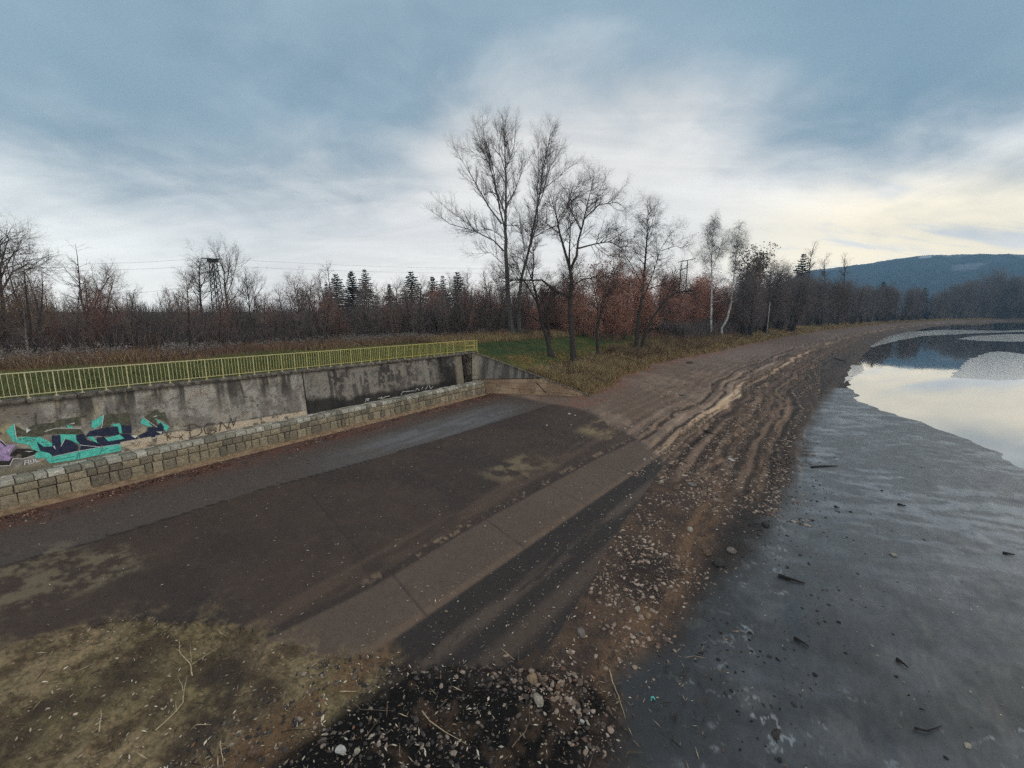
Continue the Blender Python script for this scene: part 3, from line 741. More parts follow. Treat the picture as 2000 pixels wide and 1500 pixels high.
def build_railing():
    root = empty('railing', P3(12, -1.62, 6.0), 'long yellow painted steel railing along the top of the retaining wall', 'railing')
    ym, nt, bb = new_mat('yellow_paint')
    co = coord(nt); sx = nd(nt, 'ShaderNodeSeparateXYZ'); nt.links.new(co, sx.inputs[0])
    nz = noise(nt, 2.5, 5, co)
    f = mth(nt, 'ADD', maprange(nt, sx.outputs[0], -12.0, 10.0), mth(nt, 'MULTIPLY', mth(nt, 'SUBTRACT', nz.outputs[0], .5), .8), None, True)
    rn = noise(nt, 7.0, 6, co, .7)
    nt.links.new(mixc(nt, maprange(nt, rn.outputs[0], .60, .70, 0, .85), mixc(nt, f, (.68, .62, .42), (.66, .54, .14)), (.14, .07, .035)), bb.inputs['Base Color']); bb.inputs['Roughness'].default_value = .55
    S = -1.62
    zt = lambda a: float(wtop(a)) + 1.04
    k0, sp = -9, 0.775
    posts = [1.60 + sp * k for k in range(-8, 34)]
    posts = [p for p in posts if p < 27.3]
    endp = [28.7, 30.35]
    aL, aR = posts[0], endp[-1]
    seg = np.linspace(aL, aR, 30)
    for nm, dz, w, h in (('top_rail', 0.0, .05, .04), ('bottom_rail', -.90, .03, .03)):
        m = MB()
        for p, q in zip(seg[:-1], seg[1:]):
            m.bar(P3(p, S, zt(p) + dz), P3(q + .002, S, zt(q) + dz), w, h)
        m.build(nm, ym, root)
    for p in posts + endp:
        m = MB(); m.bar(P3(p, S, zt(p) - 1.12), P3(p, S, zt(p) - .024), .036, .036); po = m.build('post', ym, root)
        m = MB(); m.bar(P3(p, S, zt(p) - 1.06) - root.location, P3(p, S, zt(p) - 1.02) - root.location, .12, .12); m.build('base_plate', ym, po, False, False)
    bal = []
    for p in posts[:-1]:
        bal += [p + sp * k / 5 for k in range(1, 5)]
    p = posts[-1] + .155
    while p < 28.6:
        bal.append(p); p += .155
    bal += [28.7 + .155 * k for k in range(1, 11) if abs(28.7 + .155 * k - 30.35) > .06]
    vis = sorted([b for b in bal if b > 1.4]); hid = [b for b in bal if b <= 1.4]
    for b in vis[:100]:
        m = MB(); m.bar(P3(b, S, zt(b) - .885), P3(b, S, zt(b) - .02), .016, .016); m.build('baluster', ym, root)
    m = MB()
    for b in vis[100:] + hid:
        m.bar(P3(b, S, zt(b) - .885), P3(b, S, zt(b) - .02), .016, .016)
    m.build('baluster_run', ym, root)['kind'] = 'stuff'
    m = MB()                                          # the short gate frame near the far end
    m.bar(P3(28.74, S + .04, zt(29) - .45), P3(29.9, S + .04, zt(29) - .45), .04); m.bar(P3(29.9, S + .04, zt(29) - 1.0), P3(29.9, S + .04, zt(29) - .05), .05)
    m.bar(P3(28.74, S + .04, zt(29) - .80), P3(29.9, S + .04, zt(29) - .80), .04)
    m.build('gate_frame', ym, root)
build_railing()
# ------------------------------------------------------------------ graffiti painted on the wall
def wall_pt(px, py, lift):
    s = -1.3
    for _ in range(4):
        a, z = on_plane_s(px, py, s)
        T = (z - ZB + .1) / (float(wtop(a)) - ZB)
        s = -1.2 - 0.3 * T - (0.05 if a > 13.58 else 0)
    return a, z, s + lift
PAINT = {k: mat_simple('paint_' + k, v, 0.8, 0.3, 7, 0.0, v2) for k, v, v2 in (
    ('teal', np.array((.15, .72, .57)), np.array((.11, .56, .45))), ('olive', c(52, 54, 46), c(72, 72, 62)), ('navy', c(26, 30, 50), c(36, 40, 58)), ('white', c(196, 198, 196), c(150, 150, 150)),
    ('black', c(26, 24, 26), c(40, 38, 38)), ('lilac', c(136, 118, 158), c(104, 92, 124)), ('ink', c(46, 41, 38), c(62, 56, 50)))}
for m_ in PAINT.values():                           # worn paint: the wall shows through in flecks
    nt = m_.node_tree; b_ = nt.nodes['Principled BSDF']; o_ = nt.nodes['Material Output']
    tr = nd(nt, 'ShaderNodeBsdfTransparent'); mx = nd(nt, 'ShaderNodeMixShader'); co = coord(nt)
    nz = noise(nt, 9, 6, co, .7)
    nt.links.new(maprange(nt, nz.outputs[0], .61, .72, 0, .7), mx.inputs[0]); nt.links.new(b_.outputs[0], mx.inputs[1]); nt.links.new(tr.outputs[0], mx.inputs[2]); nt.links.new(mx.outputs[0], o_.inputs[0])
class Spray:
    def __init__(s): s.v = []; s.f = []; s.mi = []; s.mats = []
    def _m(s, k):
        if k not in s.mats: s.mats.append(k)
        return s.mats.index(k)
    def poly(s, k, pts, lift=.024):
        i = len(s.v)
        for (x, y) in pts:
            s.v.append(tuple(P3(*(lambda q: (q[0], q[2], q[1]))(wall_pt(x, y, lift)))))
        s.f.append(tuple(range(i, i + len(pts)))); s.mi.append(s._m(k))
    def stroke(s, k, pts, w, lift=.03):
        Q = [wall_pt(x, y, lift) for x, y in pts]
        for p, q in zip(Q[:-1], Q[1:]):
            d = Vector((q[0] - p[0], q[1] - p[1])); L = d.length
            if L < 1e-5: continue
            d /= L; n = Vector((-d.y, d.x)) * w / 2; e = d * w * .35
            i = len(s.v)
            for (b, sg, en) in ((p, -1, -1), (q, -1, 1), (q, 1, 1), (p, 1, -1)):
                s.v.append(tuple(P3(b[0] + n.x * sg + e.x * en, b[2], b[1] + n.y * sg + e.y * en)))
            s.f.append((i, i + 1, i + 2, i + 3)); s.mi.append(s._m(k))
            lift += 0.0004; Q = Q
    def build(s, name, parent, label):
        L = parent.location
        me = bpy.data.meshes.new(name); me.from_pydata([tuple(Vector(v) - L) for v in s.v], [], s.f)
        for k in s.mats: me.materials.append(PAINT[k])
        me.polygons.foreach_set('material_index', np.array(s.mi, np.int32)); me.update()
        o = bpy.data.objects.new(name, me); COL.objects.link(o); o.parent = parent; o['label'] = label
        return o
C7 = lambda P: [(x / 5.882, 750 + y / 5.882) for x, y in P]
C1 = lambda P: [(x / 4, 640 + y / 4) for x, y in P]
C2 = lambda P: [(450 + x / 4, 600 + y / 4) for x, y in P]
g = Spray()
for P in ([(65, 545), (150, 455), (165, 520), (190, 640), (150, 670), (115, 600)],
          [(185, 615), (330, 600), (450, 600), (600, 680), (660, 760), (540, 790), (420, 770), (360, 740), (340, 700), (180, 670)],
          [(570, 912), (610, 835), (900, 770), (1180, 715), (1590, 650), (1840, 596), (1815, 685), (1580, 728), (1200, 802), (850, 872)],
          [(400, 790), (560, 770), (606, 838), (570, 910), (520, 850), (400, 850)],
          [(1050, 430), (1190, 355), (1170, 460), (1090, 515), (1050, 490)],
          [(1610, 450), (1640, 385), (1790, 490), (1700, 485)], [(1780, 395), (1945, 490), (1910, 545), (1870, 510)],
          [(680, 575), (880, 570), (880, 640), (955, 705), (830, 660), (740, 640), (700, 715)],
          [(1180, 630), (1370, 580), (1440, 625), (1240, 660)], [(1260, 470), (1385, 445), (1415, 565), (1365, 565), (1345, 490)],
          [(760, 462), (860, 500), (780, 510)], [(990, 600), (1060, 590), (1130, 680), (1080, 660)]):
    g.poly('teal', C7(P), .022)
for P in ([(160, 470), (300, 545), (335, 490), (480, 455), (640, 440), (650, 410), (920, 375), (930, 480), (770, 465), (650, 500), (530, 520), (510, 585), (400, 615), (250, 590), (190, 605)],
          [(520, 560), (600, 515), (920, 515), (960, 565), (880, 578), (560, 575)], [(395, 345), (415, 345), (425, 470), (405, 470)],
          [(1190, 352), (1300, 340), (1312, 380), (1325, 345), (1470, 325), (1505, 475), (1390, 485), (1370, 450), (1290, 430), (1250, 500), (1165, 505)],
          [(1650, 380), (1790, 290), (1840, 330), (1890, 320), (1945, 470), (1900, 430), (1800, 395), (1770, 385), (1800, 450), (1840, 500), (1760, 500), (1700, 430)]):
    g.poly('olive', C7(P), .026)
for P in ([(420, 660), (500, 720), (600, 715), (595, 590), (690, 585), (702, 710), (740, 628), (830, 650), (900, 720), (890, 770), (620, 830), (560, 790), (460, 765)],
          [(870, 585), (960, 568), (1000, 640), (1150, 690), (1165, 722), (920, 766), (930, 700), (880, 650)],
          [(1030, 540), (1200, 500), (1350, 488), (1372, 578), (1190, 602), (1130, 592), (980, 607)],
          [(1110, 612), (1190, 606), (1240, 657), (1430, 627), (1380, 575), (1490, 572), (1590, 622), (1580, 662), (1200, 717), (1110, 662)],
          [(1390, 478), (1504, 472), (1512, 565), (1402, 565)],
          [(1590, 590), (1690, 540), (1690, 492), (1790, 500), (1840, 440), (1880, 490), (1862, 580), (1842, 598), (1610, 642)]):
    g.poly('navy', C7(P), .030)
for P in ([(300, 505), (355, 525), (300, 562)], [(1500, 588), (1585, 590), (1550, 622)], [(1790, 545), (1862, 545), (1850, 572)], [(1745, 380), (1800, 358), (1800, 372)], [(610, 720), (640, 755), (622, 700)], [(780, 462), (858, 440), (850, 455)]):
    g.poly('white', C7(P), .034)
for P in ([(612, 830), (900, 768), (1190, 716), (1590, 655), (1842, 598)], [(700, 712), (745, 625)], [(1190, 352), (1165, 505)], [(510, 545), (640, 505), (930, 508)], [(1640, 380), (1800, 495)], [(920, 700), (1165, 724)], [(160, 455), (190, 640)]):
    g.stroke('white', C7(P), .022, .036)
for P in ([(880, 860), (900, 790), (915, 800), (910, 850)], [(1150, 800), (1180, 735)], [(1180, 770), (1235, 735)], [(1560, 720), (1590, 660)], [(1590, 720), (1610, 655)], [(600, 880), (850, 830)], [(1250, 770), (1500, 700)], [(1640, 690), (1800, 650)], [(1400, 720), (1440, 725)]):
    g.stroke('black', C7(P), .014, .036)
rg = random.Random(4)
for _ in range(34):
    x = rg.uniform(200, 560); y = rg.uniform(615, 660) + max(0, (x - 330) * .25); g.stroke('olive', C7([(x, y), (x + rg.uniform(14, 34), y + rg.uniform(-10, 10))]), .010, .036)
g.build('graffiti_mural', WALL, 'large turquoise, olive and navy wildstyle graffiti lettering')
g = Spray()
g.poly('lilac', C7([(-160, 690), (0, 640), (60, 690), (190, 700), (130, 770), (110, 830), (150, 842), (110, 884), (-160, 890)]), .034)
g.poly('black', C7([(110, 815), (190, 740), (330, 745), (428, 772), (390, 810), (262, 850), (240, 795), (190, 800), (180, 830)]), .038)
g.poly('black', C7([(-160, 880), (105, 880), (130, 846), (150, 845), (118, 924), (-160, 935)]), .038)
g.poly('white', C7([(280, 770), (385, 768), (330, 780)]), .041)
for P in ([(-160, 945), (110, 934), (150, 855), (262, 858), (400, 815)], [(90, 770), (150, 700), (215, 692)], [(-60, 630), (10, 640), (70, 700)]): g.stroke('white', C7(P), .024, .042)
g.stroke('black', C7([(-60, 660), (10, 660), (60, 705)]), .04, .044)
g.build('graffiti_mural', WALL, 'lilac and black graffiti piece outlined in white')
g = Spray()
for P in ([(282, 925), (285, 880), (325, 872), (330, 917)], [(285, 902), (327, 894)], [(348, 872), (354, 908), (388, 900), (384, 864)], [(406, 862), (412, 893), (446, 884)]): g.stroke('white', C7(P), .030, .044)
g.build('graffiti_tag', WALL, 'small white painted letters AUL')
g = Spray()
for P in ([(1475, 755), (1484, 862)], [(1435, 772), (1510, 752), (1568, 782), (1575, 812), (1548, 838), (1484, 858)], [(1440, 805), (1500, 800)],
          [(1675, 748), (1615, 752), (1590, 790), (1605, 825), (1650, 830), (1688, 806), (1640, 796)], [(1712, 806), (1722, 735), (1775, 788), (1800, 708), (1822, 765), (1842, 700)]): g.stroke('ink', C1(P), .040, .062)
g.build('graffiti_tag', WALL, 'black painted letters DGM on the tan plaster strip')
g = Spray()
for P in ([(1050, 738), (1056, 712), (1082, 714), (1060, 724), (1080, 732)], [(1150, 712), (1180, 700), (1170, 716), (1210, 698), (1240, 692)], [(1328, 684), (1340, 660), (1430, 652)], [(1440, 655), (1452, 632), (1470, 648)], [(1488, 640), (1500, 622)], [(1520, 640), (1536, 616)], [(1548, 612), (1562, 636), (1580, 618)]):
    g.stroke('white', C2(P), .035, .07)
g.build('graffiti_tag', WALL, 'white scrawled letters low on the dark far end of the wall')
g = Spray()
for P in ([(1300, 815), (1306, 880)], [(1335, 822), (1306, 850), (1332, 870)], [(1310, 850), (1400, 856)], [(1400, 840), (1425, 872)], [(1430, 832), (1400, 868)]): g.stroke('ink', C1(P), .030, .062)
g.build('graffiti_tag', WALL, 'small black K and cross right of the turquoise lettering')

# ------------------------------------------------------------------ trees
def rv(r): return Vector((r.gauss(0, 1), r.gauss(0, 1), r.gauss(0, 1)))
class Tree:
    def __init__(s, seed):
        s.r = random.Random(seed); s.wood = MB(); s.fine = MB(); s.tw = []; s.tip = []
    def emit(s, pts, rad, lv):
        if lv <= 1 and rad[0] > 0.03: s.wood.tube(pts, rad, 7 if lv == 0 else 5, False)
        else: s.fine.tube(pts, rad, 3, False)
    def children(s, pts, rad, lv, st):
        """side shoots along a limb"""
        if lv >= len(st['len']): return
        r = s.r
        seg = [(q - p).length for p, q in zip(pts[:-1], pts[1:])]; L = sum(seg)
        n = int(L * st['dens'][lv] * r.uniform(.85, 1.15) + r.random())
        for _ in range(n):
            t = st['t0'][lv] + (1 - st['t0'][lv]) * r.random() ** .8
            d = t * L; k = 0
            while k < len(seg) - 1 and d > seg[k]: d -= seg[k]; k += 1
            p = pts[k].lerp(pts[k + 1], min(1, d / max(seg[k], 1e-6)))
            tan = (pts[k + 1] - pts[k]).normalized()
            side = rv(r); side -= tan * side.dot(tan); side.normalize()
            ang = math.radians(st['ang'][lv]) * r.uniform(.7, 1.3)
            dd = tan * math.cos(ang) + side * math.sin(ang)
            ln = st['len'][lv] * (1 - st.get('taper', .5) * t) * r.uniform(.6, 1.25) * min(1, L / 5 + .3 if lv == 1 else 1)
            rr = min((rad[k] + (rad[k + 1] - rad[k]) * .5) * .65, st['rad'][lv])
            s.grow(p, dd, ln, rr, lv, st)
    def grow(s, p, d, L, rad, lv, st):
        r = s.r
        last = lv == len(st['len']) - 1
        n = 2 if last else max(3, int(L / .6)) if lv < 2 else 3
        pts = [p]; trop = st['trop'][lv]; wig = st['wig']
        for i in range(n):
            d = (d + rv(r) * wig + Vector((0, 0, trop))).normalized()
            pts.append(pts[-1] + d * (L / n))
        if last:
            for q0, q1, f0 in zip(pts[:-1], pts[1:], (1.0, .6)):
                s.tw.append((*q0, *q1, rad * f0, rad * f0 * .55))
            s.tip.append(tuple(pts[1])); s.tip.append(tuple(pts[2]))
            return
        rd = [rad * (1 - .75 * i / n) for i in range(n + 1)]
        s.emit(pts, rd, lv)
        s.children(pts, rd, lv + 1, st)
    def twig_arrays(s):
        A = np.array(s.tw, float).reshape(-1, 8)
        p, q = A[:, :3], A[:, 3:6]; d = q - p; d /= np.maximum(np.linalg.norm(d, axis=1, keepdims=True), 1e-6)
        ref = np.where(np.abs(d[:, 2:3]) > .9, np.array([[1., 0, 0]]), np.array([[0, 0, 1.]]))
        x = np.cross(d, ref); x /= np.maximum(np.linalg.norm(x, axis=1, keepdims=True), 1e-6); y = np.cross(d, x)
        V = []
        for c_, rr in ((p, A[:, 6:7]), (q, A[:, 7:8])):
            for k in range(3):
                t = 2 * math.pi * k / 3
                V.append(c_ + rr * (x * math.cos(t) + y * math.sin(t)))
        V = np.stack(V, 1)                       # N,6,3
        base = np.arange(len(A))[:, None] * 6
        T = np.array([[0, 1, 4], [0, 4, 3], [1, 2, 5], [1, 5, 4], [2, 0, 3], [2, 3, 5]])
        return V.reshape(-1, 3), (base[:, :, None] + T[None]).reshape(-1, 3)
    def crown_mesh(s):
        V, T = s.twig_arrays()
        fv = np.array(s.fine.v, float).reshape(-1, 3)
        ft = []
        for f in s.fine.f:
            ft.append(f[:3])
            if len(f) == 4: ft.append((f[0], f[2], f[3]))
        ft = np.array(ft, int).reshape(-1, 3)
        return np.concatenate([V, fv]), np.concatenate([T, ft + len(V)])
    def finish(s, root, bark, twig, leaf=None, nleaf=0, lsize=.1, lspread=.12):
        s.wood.build('trunk', bark, root, True, False)
        V, T = s.crown_mesh()
        mesh_np('crown', V, T, twig, root, world=False)
        if leaf:
            V, T = leaf_cloud(np.array(s.tip), nleaf, lsize, lspread, s.r.randint(0, 9999))
            mesh_np('leaves', V, T, leaf, root, world=False)
def leaf_cloud(P, n, size, spread, seed):
    g = np.random.default_rng(seed)
    c0 = P[g.integers(0, len(P), n)] + g.normal(0, spread, (n, 3))
    u = g.normal(0, 1, (n, 3)); u /= np.linalg.norm(u, axis=1, keepdims=True)
    w = np.cross(u, g.normal(0, 1, (n, 3))); w /= np.maximum(np.linalg.norm(w, axis=1, keepdims=True), 1e-6)
    sz = size * g.uniform(.6, 1.3, (n, 1))
    V = np.stack([c0 - u * sz, c0 + w * sz * .5, c0 + u * sz, c0 - w * sz * .5], 1).reshape(-1, 3)
    b = np.arange(n)[:, None] * 4
    return V, np.concatenate([b + np.array([[0, 1, 2]]), b + np.array([[0, 2, 3]])])
K = 1.0
BARK = mat_simple('dark_bark', (.085, .066, .056), .95, .5, 6, .6, (.045, .036, .032))
BARK_G = mat_simple('grey_bark', (.15, .14, .125), .95, .5, 5, .6, (.07, .062, .055))
TWIG = mat_simple('dark_twig', (.12, .095, .082), .95, .3, 3)
TWIG_B = mat_simple('brown_twig', (.23, .175, .155), .95, .4, .35, 0, (.16, .135, .128))
TWIG_R = mat_simple('reddish_twig', (.32, .175, .14), .95, .4, .35)
TWIG_G = mat_simple('grey_twig', (.13, .12, .115), .95, .3, 1)
RUST = mat_simple('rust_leaf', None, .85, .25, 2, islands=[(0, (.56, .265, .185)), (.3, (.42, .21, .16)), (.55, (.64, .33, .22)), (.75, (.34, .19, .16)), (.9, (.26, .16, .14))])
OCHRE = mat_simple('ochre_leaf', None, .85, .25, 2, islands=[(0, (.26, .15, .06)), (.4, (.20, .10, .045)), (.7, (.30, .19, .08))])
OLIVE = mat_simple('olive_leaf', None, .85, .25, 2, islands=[(0, (.07, .06, .03)), (.4, (.05, .05, .028)), (.7, (.10, .075, .04))])
NEEDLE = mat_simple('spruce_needle', (.034, .048, .040), .9, .4, 2, 0, (.022, .032, .030))
def birch_mat():
    m, nt, b = new_mat('birch_bark')
    co = coord(nt); mp = nd(nt, 'ShaderNodeMapping'); mp.inputs['Scale'].default_value = (1.2, 1.2, 5.5); nt.links.new(co, mp.inputs[0])
    n = noise(nt, 1.6, 5, mp.outputs[0], .6)
    nt.links.new(mixc(nt, maprange(nt, n.outputs[0], .50, .60), (.62, .60, .56), (.035, .03, .03)), b.inputs['Base Color']); b.inputs['Roughness'].default_value = .8
    return m
BIRCH = birch_mat()
ST = {
    'poplar': dict(len=[0, 4.2, 1.4, .65], dens=[0, 2.9, 3.7, 6.0], ang=[0, 38, 40, 45], t0=[0, .12, .15, .1], trop=[0, .16, .10, .05], wig=.10, rad=[0, .040, .020, .011]),
    'willow': dict(len=[0, 4.0, 1.6, .85], dens=[0, 2.8, 4.4, 7.5], ang=[0, 50, 48, 42], t0=[0, .18, .1, .1], trop=[0, .05, .03, .02], wig=.16, rad=[0, .038, .018, .010]),
    'birch': dict(len=[0, 2.7, 1.7, 1.3], dens=[0, 4.5, 5.0, 8.0], ang=[0, 45, 55, 40], t0=[0, .25, .15, .1], trop=[0, .08, -.18, -.42], wig=.10, rad=[0, .030, .014, .009]),
}
# every hero limb: (points seen in the photograph, start radius, end radius, depth at start, depth at end)
def hero(name, base_px, limbs, style, seed, label, cat='tree', group=None, bark=BARK, twig=TWIG, leaf=None, nleaf=0, lsize=.1, scale_y=None):
    base = ground_hit(*base_px); base.z -= .08
    root = empty(name, base, label, cat, group)
    T = Tree(seed); st = ST[style] if isinstance(style, str) else style
    first = True
    for limb in limbs:
        px, r0, r1, d0, d1 = limb[:5]
        if base.y > 50: r0 *= 1.4 if first else 1.05
        n = len(px); pts = []
        for i, (x, y) in enumerate(px):
            t = i / (n - 1)
            pts.append(at_depth(x, y, base.y + d0 + (d1 - d0) * t) - base)
        if first: pts[0] = Vector((pts[0].x, pts[0].y, -.1)); first = False
        fine = []                                  # a little unevenness between the measured points
        for p, q in zip(pts[:-1], pts[1:]):
            k = max(1, int((q - p).length / 1.1))
            for j in range(k):
                w = rv(T.r) * (.035 if len(fine) > 1 else 0); fine.append(p.lerp(q, j / k) + w)
        fine.append(pts[-1])
        m = len(fine); rad = [r0 + (r1 - r0) * (i / (m - 1)) ** .8 for i in range(m)]
        if fine[0].z < .1: rad[0] *= 1.5
        T.wood.tube(fine, rad, 8, False)
        k0 = limb[5] if len(limb) > 5 else 0.0      # bare length at the foot
        kk = int(k0 * (m - 1)); T.children(fine[kk:], rad[kk:], 1, st)
    T.finish(root, bark, twig, leaf, nleaf, lsize)
    return root
E1 = lambda P: [(820 + x / 3.75, 200 + y / 3.75) for x, y in P]
hero('poplar_tree', (1000, 657), [
    ([(1000, 657), (993, 595), (987, 467), (988, 360), (986, 280), (987, 236)], .36, .02, 0, .6, .35),
    (E1([(622, 930), (575, 720), (530, 520), (450, 330), (400, 130)]), .14, .012, 0, 2.5),
    (E1([(600, 890), (500, 760), (390, 560), (300, 410), (245, 320)]), .13, .012, 0, -3),
    (E1([(615, 1090), (540, 1010), (420, 950), (220, 890), (75, 785)]), .12, .010, 0, -2),
    (E1([(420, 950), (330, 870), (220, 790), (135, 720)]), .06, .010, -.8, 1.5),
    (E1([(630, 830), (560, 640), (525, 420), (470, 250), (455, 90)]), .12, .010, 0, -1.5),
    (E1([(635, 760), (700, 640), (760, 480), (800, 380)]), .10, .010, 0, 2.5),
    (E1([(632, 600), (560, 470), (380, 360), (330, 330)]), .07, .010, 0, -3),
    (E1([(632, 480), (690, 330), (700, 160)]), .07, .010, 0, 1.5),
    (E1([(632, 520), (580, 360), (600, 150)]), .07, .010, 0, -1.5),
    (E1([(605, 1180), (520, 1100), (370, 1110)]), .06, .010, 0, 1.5),
    (E1([(628, 1000), (520, 930), (350, 940), (240, 960)]), .06, .008, 0, 2.5),
    (E1([(630, 900), (740, 900), (860, 820)]), .06, .008, 0, -2)], 'poplar', 11,
    'tallest leafless tree with a straight trunk and wide spreading crown', bark=BARK_G)
hero('poplar_tree', (1014, 657), [
    ([(1014, 657), (1013, 590), (1017, 547), (1033, 488), (1052, 387), (1060, 333), (1079, 243)], .26, .015, 0, 1.5, .4),
    (E1([(800, 1090), (860, 880), (862, 640), (870, 400), (850, 200)]), .11, .010, .5, -1.5),
    (E1([(870, 760), (920, 600), (960, 470), (1070, 280)]), .08, .010, .8, 2.5),
    (E1([(900, 640), (1000, 560), (1140, 440)]), .06, .010, 1, 2.5),
    (E1([(890, 560), (960, 300), (980, 140)]), .06, .010, 1, 0),
    (E1([(770, 1090), (745, 950), (725, 820), (680, 740)]), .08, .010, .3, -2),
    (E1([(810, 1000), (1000, 900), (1160, 640)]), .07, .010, .5, -2)], 'poplar', 12,
    'leafless pale-stemmed tree leaning right, beside the tallest tree', bark=BARK_G)
hero('willow_tree', (1078, 697), [
    ([(1078, 697), (1068, 660), (1058, 630), (1050, 590), (1040, 545), (1028, 520), (1016, 490)], .24, .02, 0, 1.5, .35),
    ([(1068, 660), (1056, 640), (1043, 635)], .10, .03, 0, -.8),
    ([(1074, 690), (1072, 640), (1062, 600), (1055, 560)], .24, .03, .3, 1.2, .3),
    ([(1058, 632), (1030, 612), (995, 598)], .10, .02, .3, -1.2),
    ([(1050, 590), (1030, 560), (1000, 500), (985, 470)], .10, .02, .5, -1),
    ([(1040, 545), (1042, 500), (1034, 440)], .09, .015, .8, 1.5),
    ([(1050, 600), (1075, 560), (1100, 590)], .07, .015, .4, -1)], 'willow', 13,
    'leaning forked dark tree with a split root flare on the grass behind the wing wall')
hero('willow_tree', (1121, 712), [
    ([(1121, 712), (1117, 660), (1113, 600), (1116, 550), (1113, 522)], .30, .20, 0, 0, .5),
    ([(1113, 524), (1103, 490), (1092, 455), (1085, 415), (1073, 375)], .17, .015, 0, 1.5, .1),
    ([(1092, 455), (1065, 435), (1048, 420)], .07, .012, .6, -1),
    ([(1112, 524), (1112, 490), (1114, 440), (1108, 400), (1120, 360)], .12, .015, 0, -2),
    ([(1115, 524), (1126, 500), (1130, 470), (1143, 420), (1150, 390), (1162, 335)], .17, .012, 0, 1, .1),
    ([(1143, 425), (1170, 400), (1205, 395), (1225, 410)], .08, .010, .5, -1.5),
    ([(1130, 485), (1160, 477), (1190, 471), (1215, 455), (1240, 440)], .10, .010, .3, 2.2),
    ([(1190, 471), (1215, 485), (1240, 500)], .06, .01, 1, 2),
    ([(1115, 580), (1098, 575), (1075, 560), (1058, 548), (1030, 547), (965, 549)], .19, .03, 0, -2.2),
    ([(1116, 560), (1140, 545), (1180, 540), (1220, 530)], .09, .012, 0, 2),
    ([(1135, 450), (1110, 400), (1128, 360), (1150, 350)], .08, .01, .5, -2)], 'willow', 14,
    'large bare willow with a stout upright trunk on the bank above the wing wall', leaf=RUST, nleaf=900, lsize=.05)
hero('willow_tree', (1168, 700), [
    ([(1168, 700), (1166, 650), (1175, 600), (1186, 555), (1200, 520)], .22, .04, 0, .5, .4),
    ([(1166, 650), (1168, 600), (1160, 560), (1152, 530)], .12, .02, 0, -1),
    ([(1180, 575), (1200, 560), (1235, 550)], .08, .015, .3, 1.2)], 'willow', 15,
    'slim bare tree with rusty leaves, between the stout willow and the twin trunked willow', leaf=RUST, nleaf=5000, lsize=.09)
hero('willow_tree', (1243, 690), [
    ([(1243, 690), (1244, 650), (1252, 590), (1258, 540), (1262, 480), (1266, 430), (1264, 385)], .30, .012, 0, .5, .25),
    ([(1252, 690), (1258, 660), (1275, 620), (1300, 585), (1320, 572), (1350, 568)], .36, .05, .4, -1, .3),
    ([(1252, 590), (1270, 550), (1290, 490), (1310, 455), (1330, 440)], .12, .012, 0, 1.5),
    ([(1256, 560), (1235, 520), (1215, 490), (1190, 478)], .10, .012, 0, -1.5),
    ([(1262, 470), (1275, 430), (1285, 400)], .06, .01, .3, -.6),
    ([(1300, 585), (1320, 540), (1345, 515)], .08, .012, -.4, 1),
    ([(1262, 565), (1290, 557), (1330, 560)], .08, .012, 0, -1.2),
    ([(1290, 490), (1320, 480), (1345, 490)], .06, .01, .5, 2)], 'willow', 16,
    'bare willow with twin dark trunks, one leaning right over the bank', leaf=RUST, nleaf=1600, lsize=.06)
hero('birch_tree', (1388, 657), [
    ([(1388, 657), (1389, 610), (1390, 560), (1390, 500), (1393, 450), (1397, 418)], .24, .012, 0, .5, .32),
    ([(1390, 540), (1375, 510), (1368, 490)], .06, .01, 0, 1.5),
    ([(1390, 580), (1405, 572), (1430, 568)], .05, .01, 0, -1), ([(1390, 590), (1420, 586), (1440, 580)], .05, .01, 0, -1.5),
    ([(1390, 530), (1405, 490), (1418, 450)], .07, .01, 0, -1), ([(1391, 510), (1382, 470), (1380, 440)], .06, .01, 0, 1.2)], 'birch', 17,
    'white barked birch with an upright trunk and hanging twigs by the bank', bark=BIRCH, twig=TWIG_G)
hero('birch_tree', (1409, 658), [
    ([(1409, 658), (1410, 640), (1421, 622), (1428, 590), (1431, 560), (1437, 510), (1441, 470), (1446, 437)], .24, .012, 0, .5, .35),
    ([(1429, 575), (1445, 552), (1456, 530)], .07, .01, 0, 1), ([(1430, 560), (1420, 545), (1412, 540)], .06, .01, 0, -1),
    ([(1429, 590), (1448, 580), (1458, 574)], .05, .01, 0, 1), ([(1436, 520), (1450, 480), (1458, 455)], .07, .01, .3, 1.2), ([(1437, 505), (1428, 470), (1424, 450)], .06, .01, .3, -1)], 'birch', 18,
    'white barked birch with a kinked leaning trunk by the bank', bark=BIRCH, twig=TWIG_G)
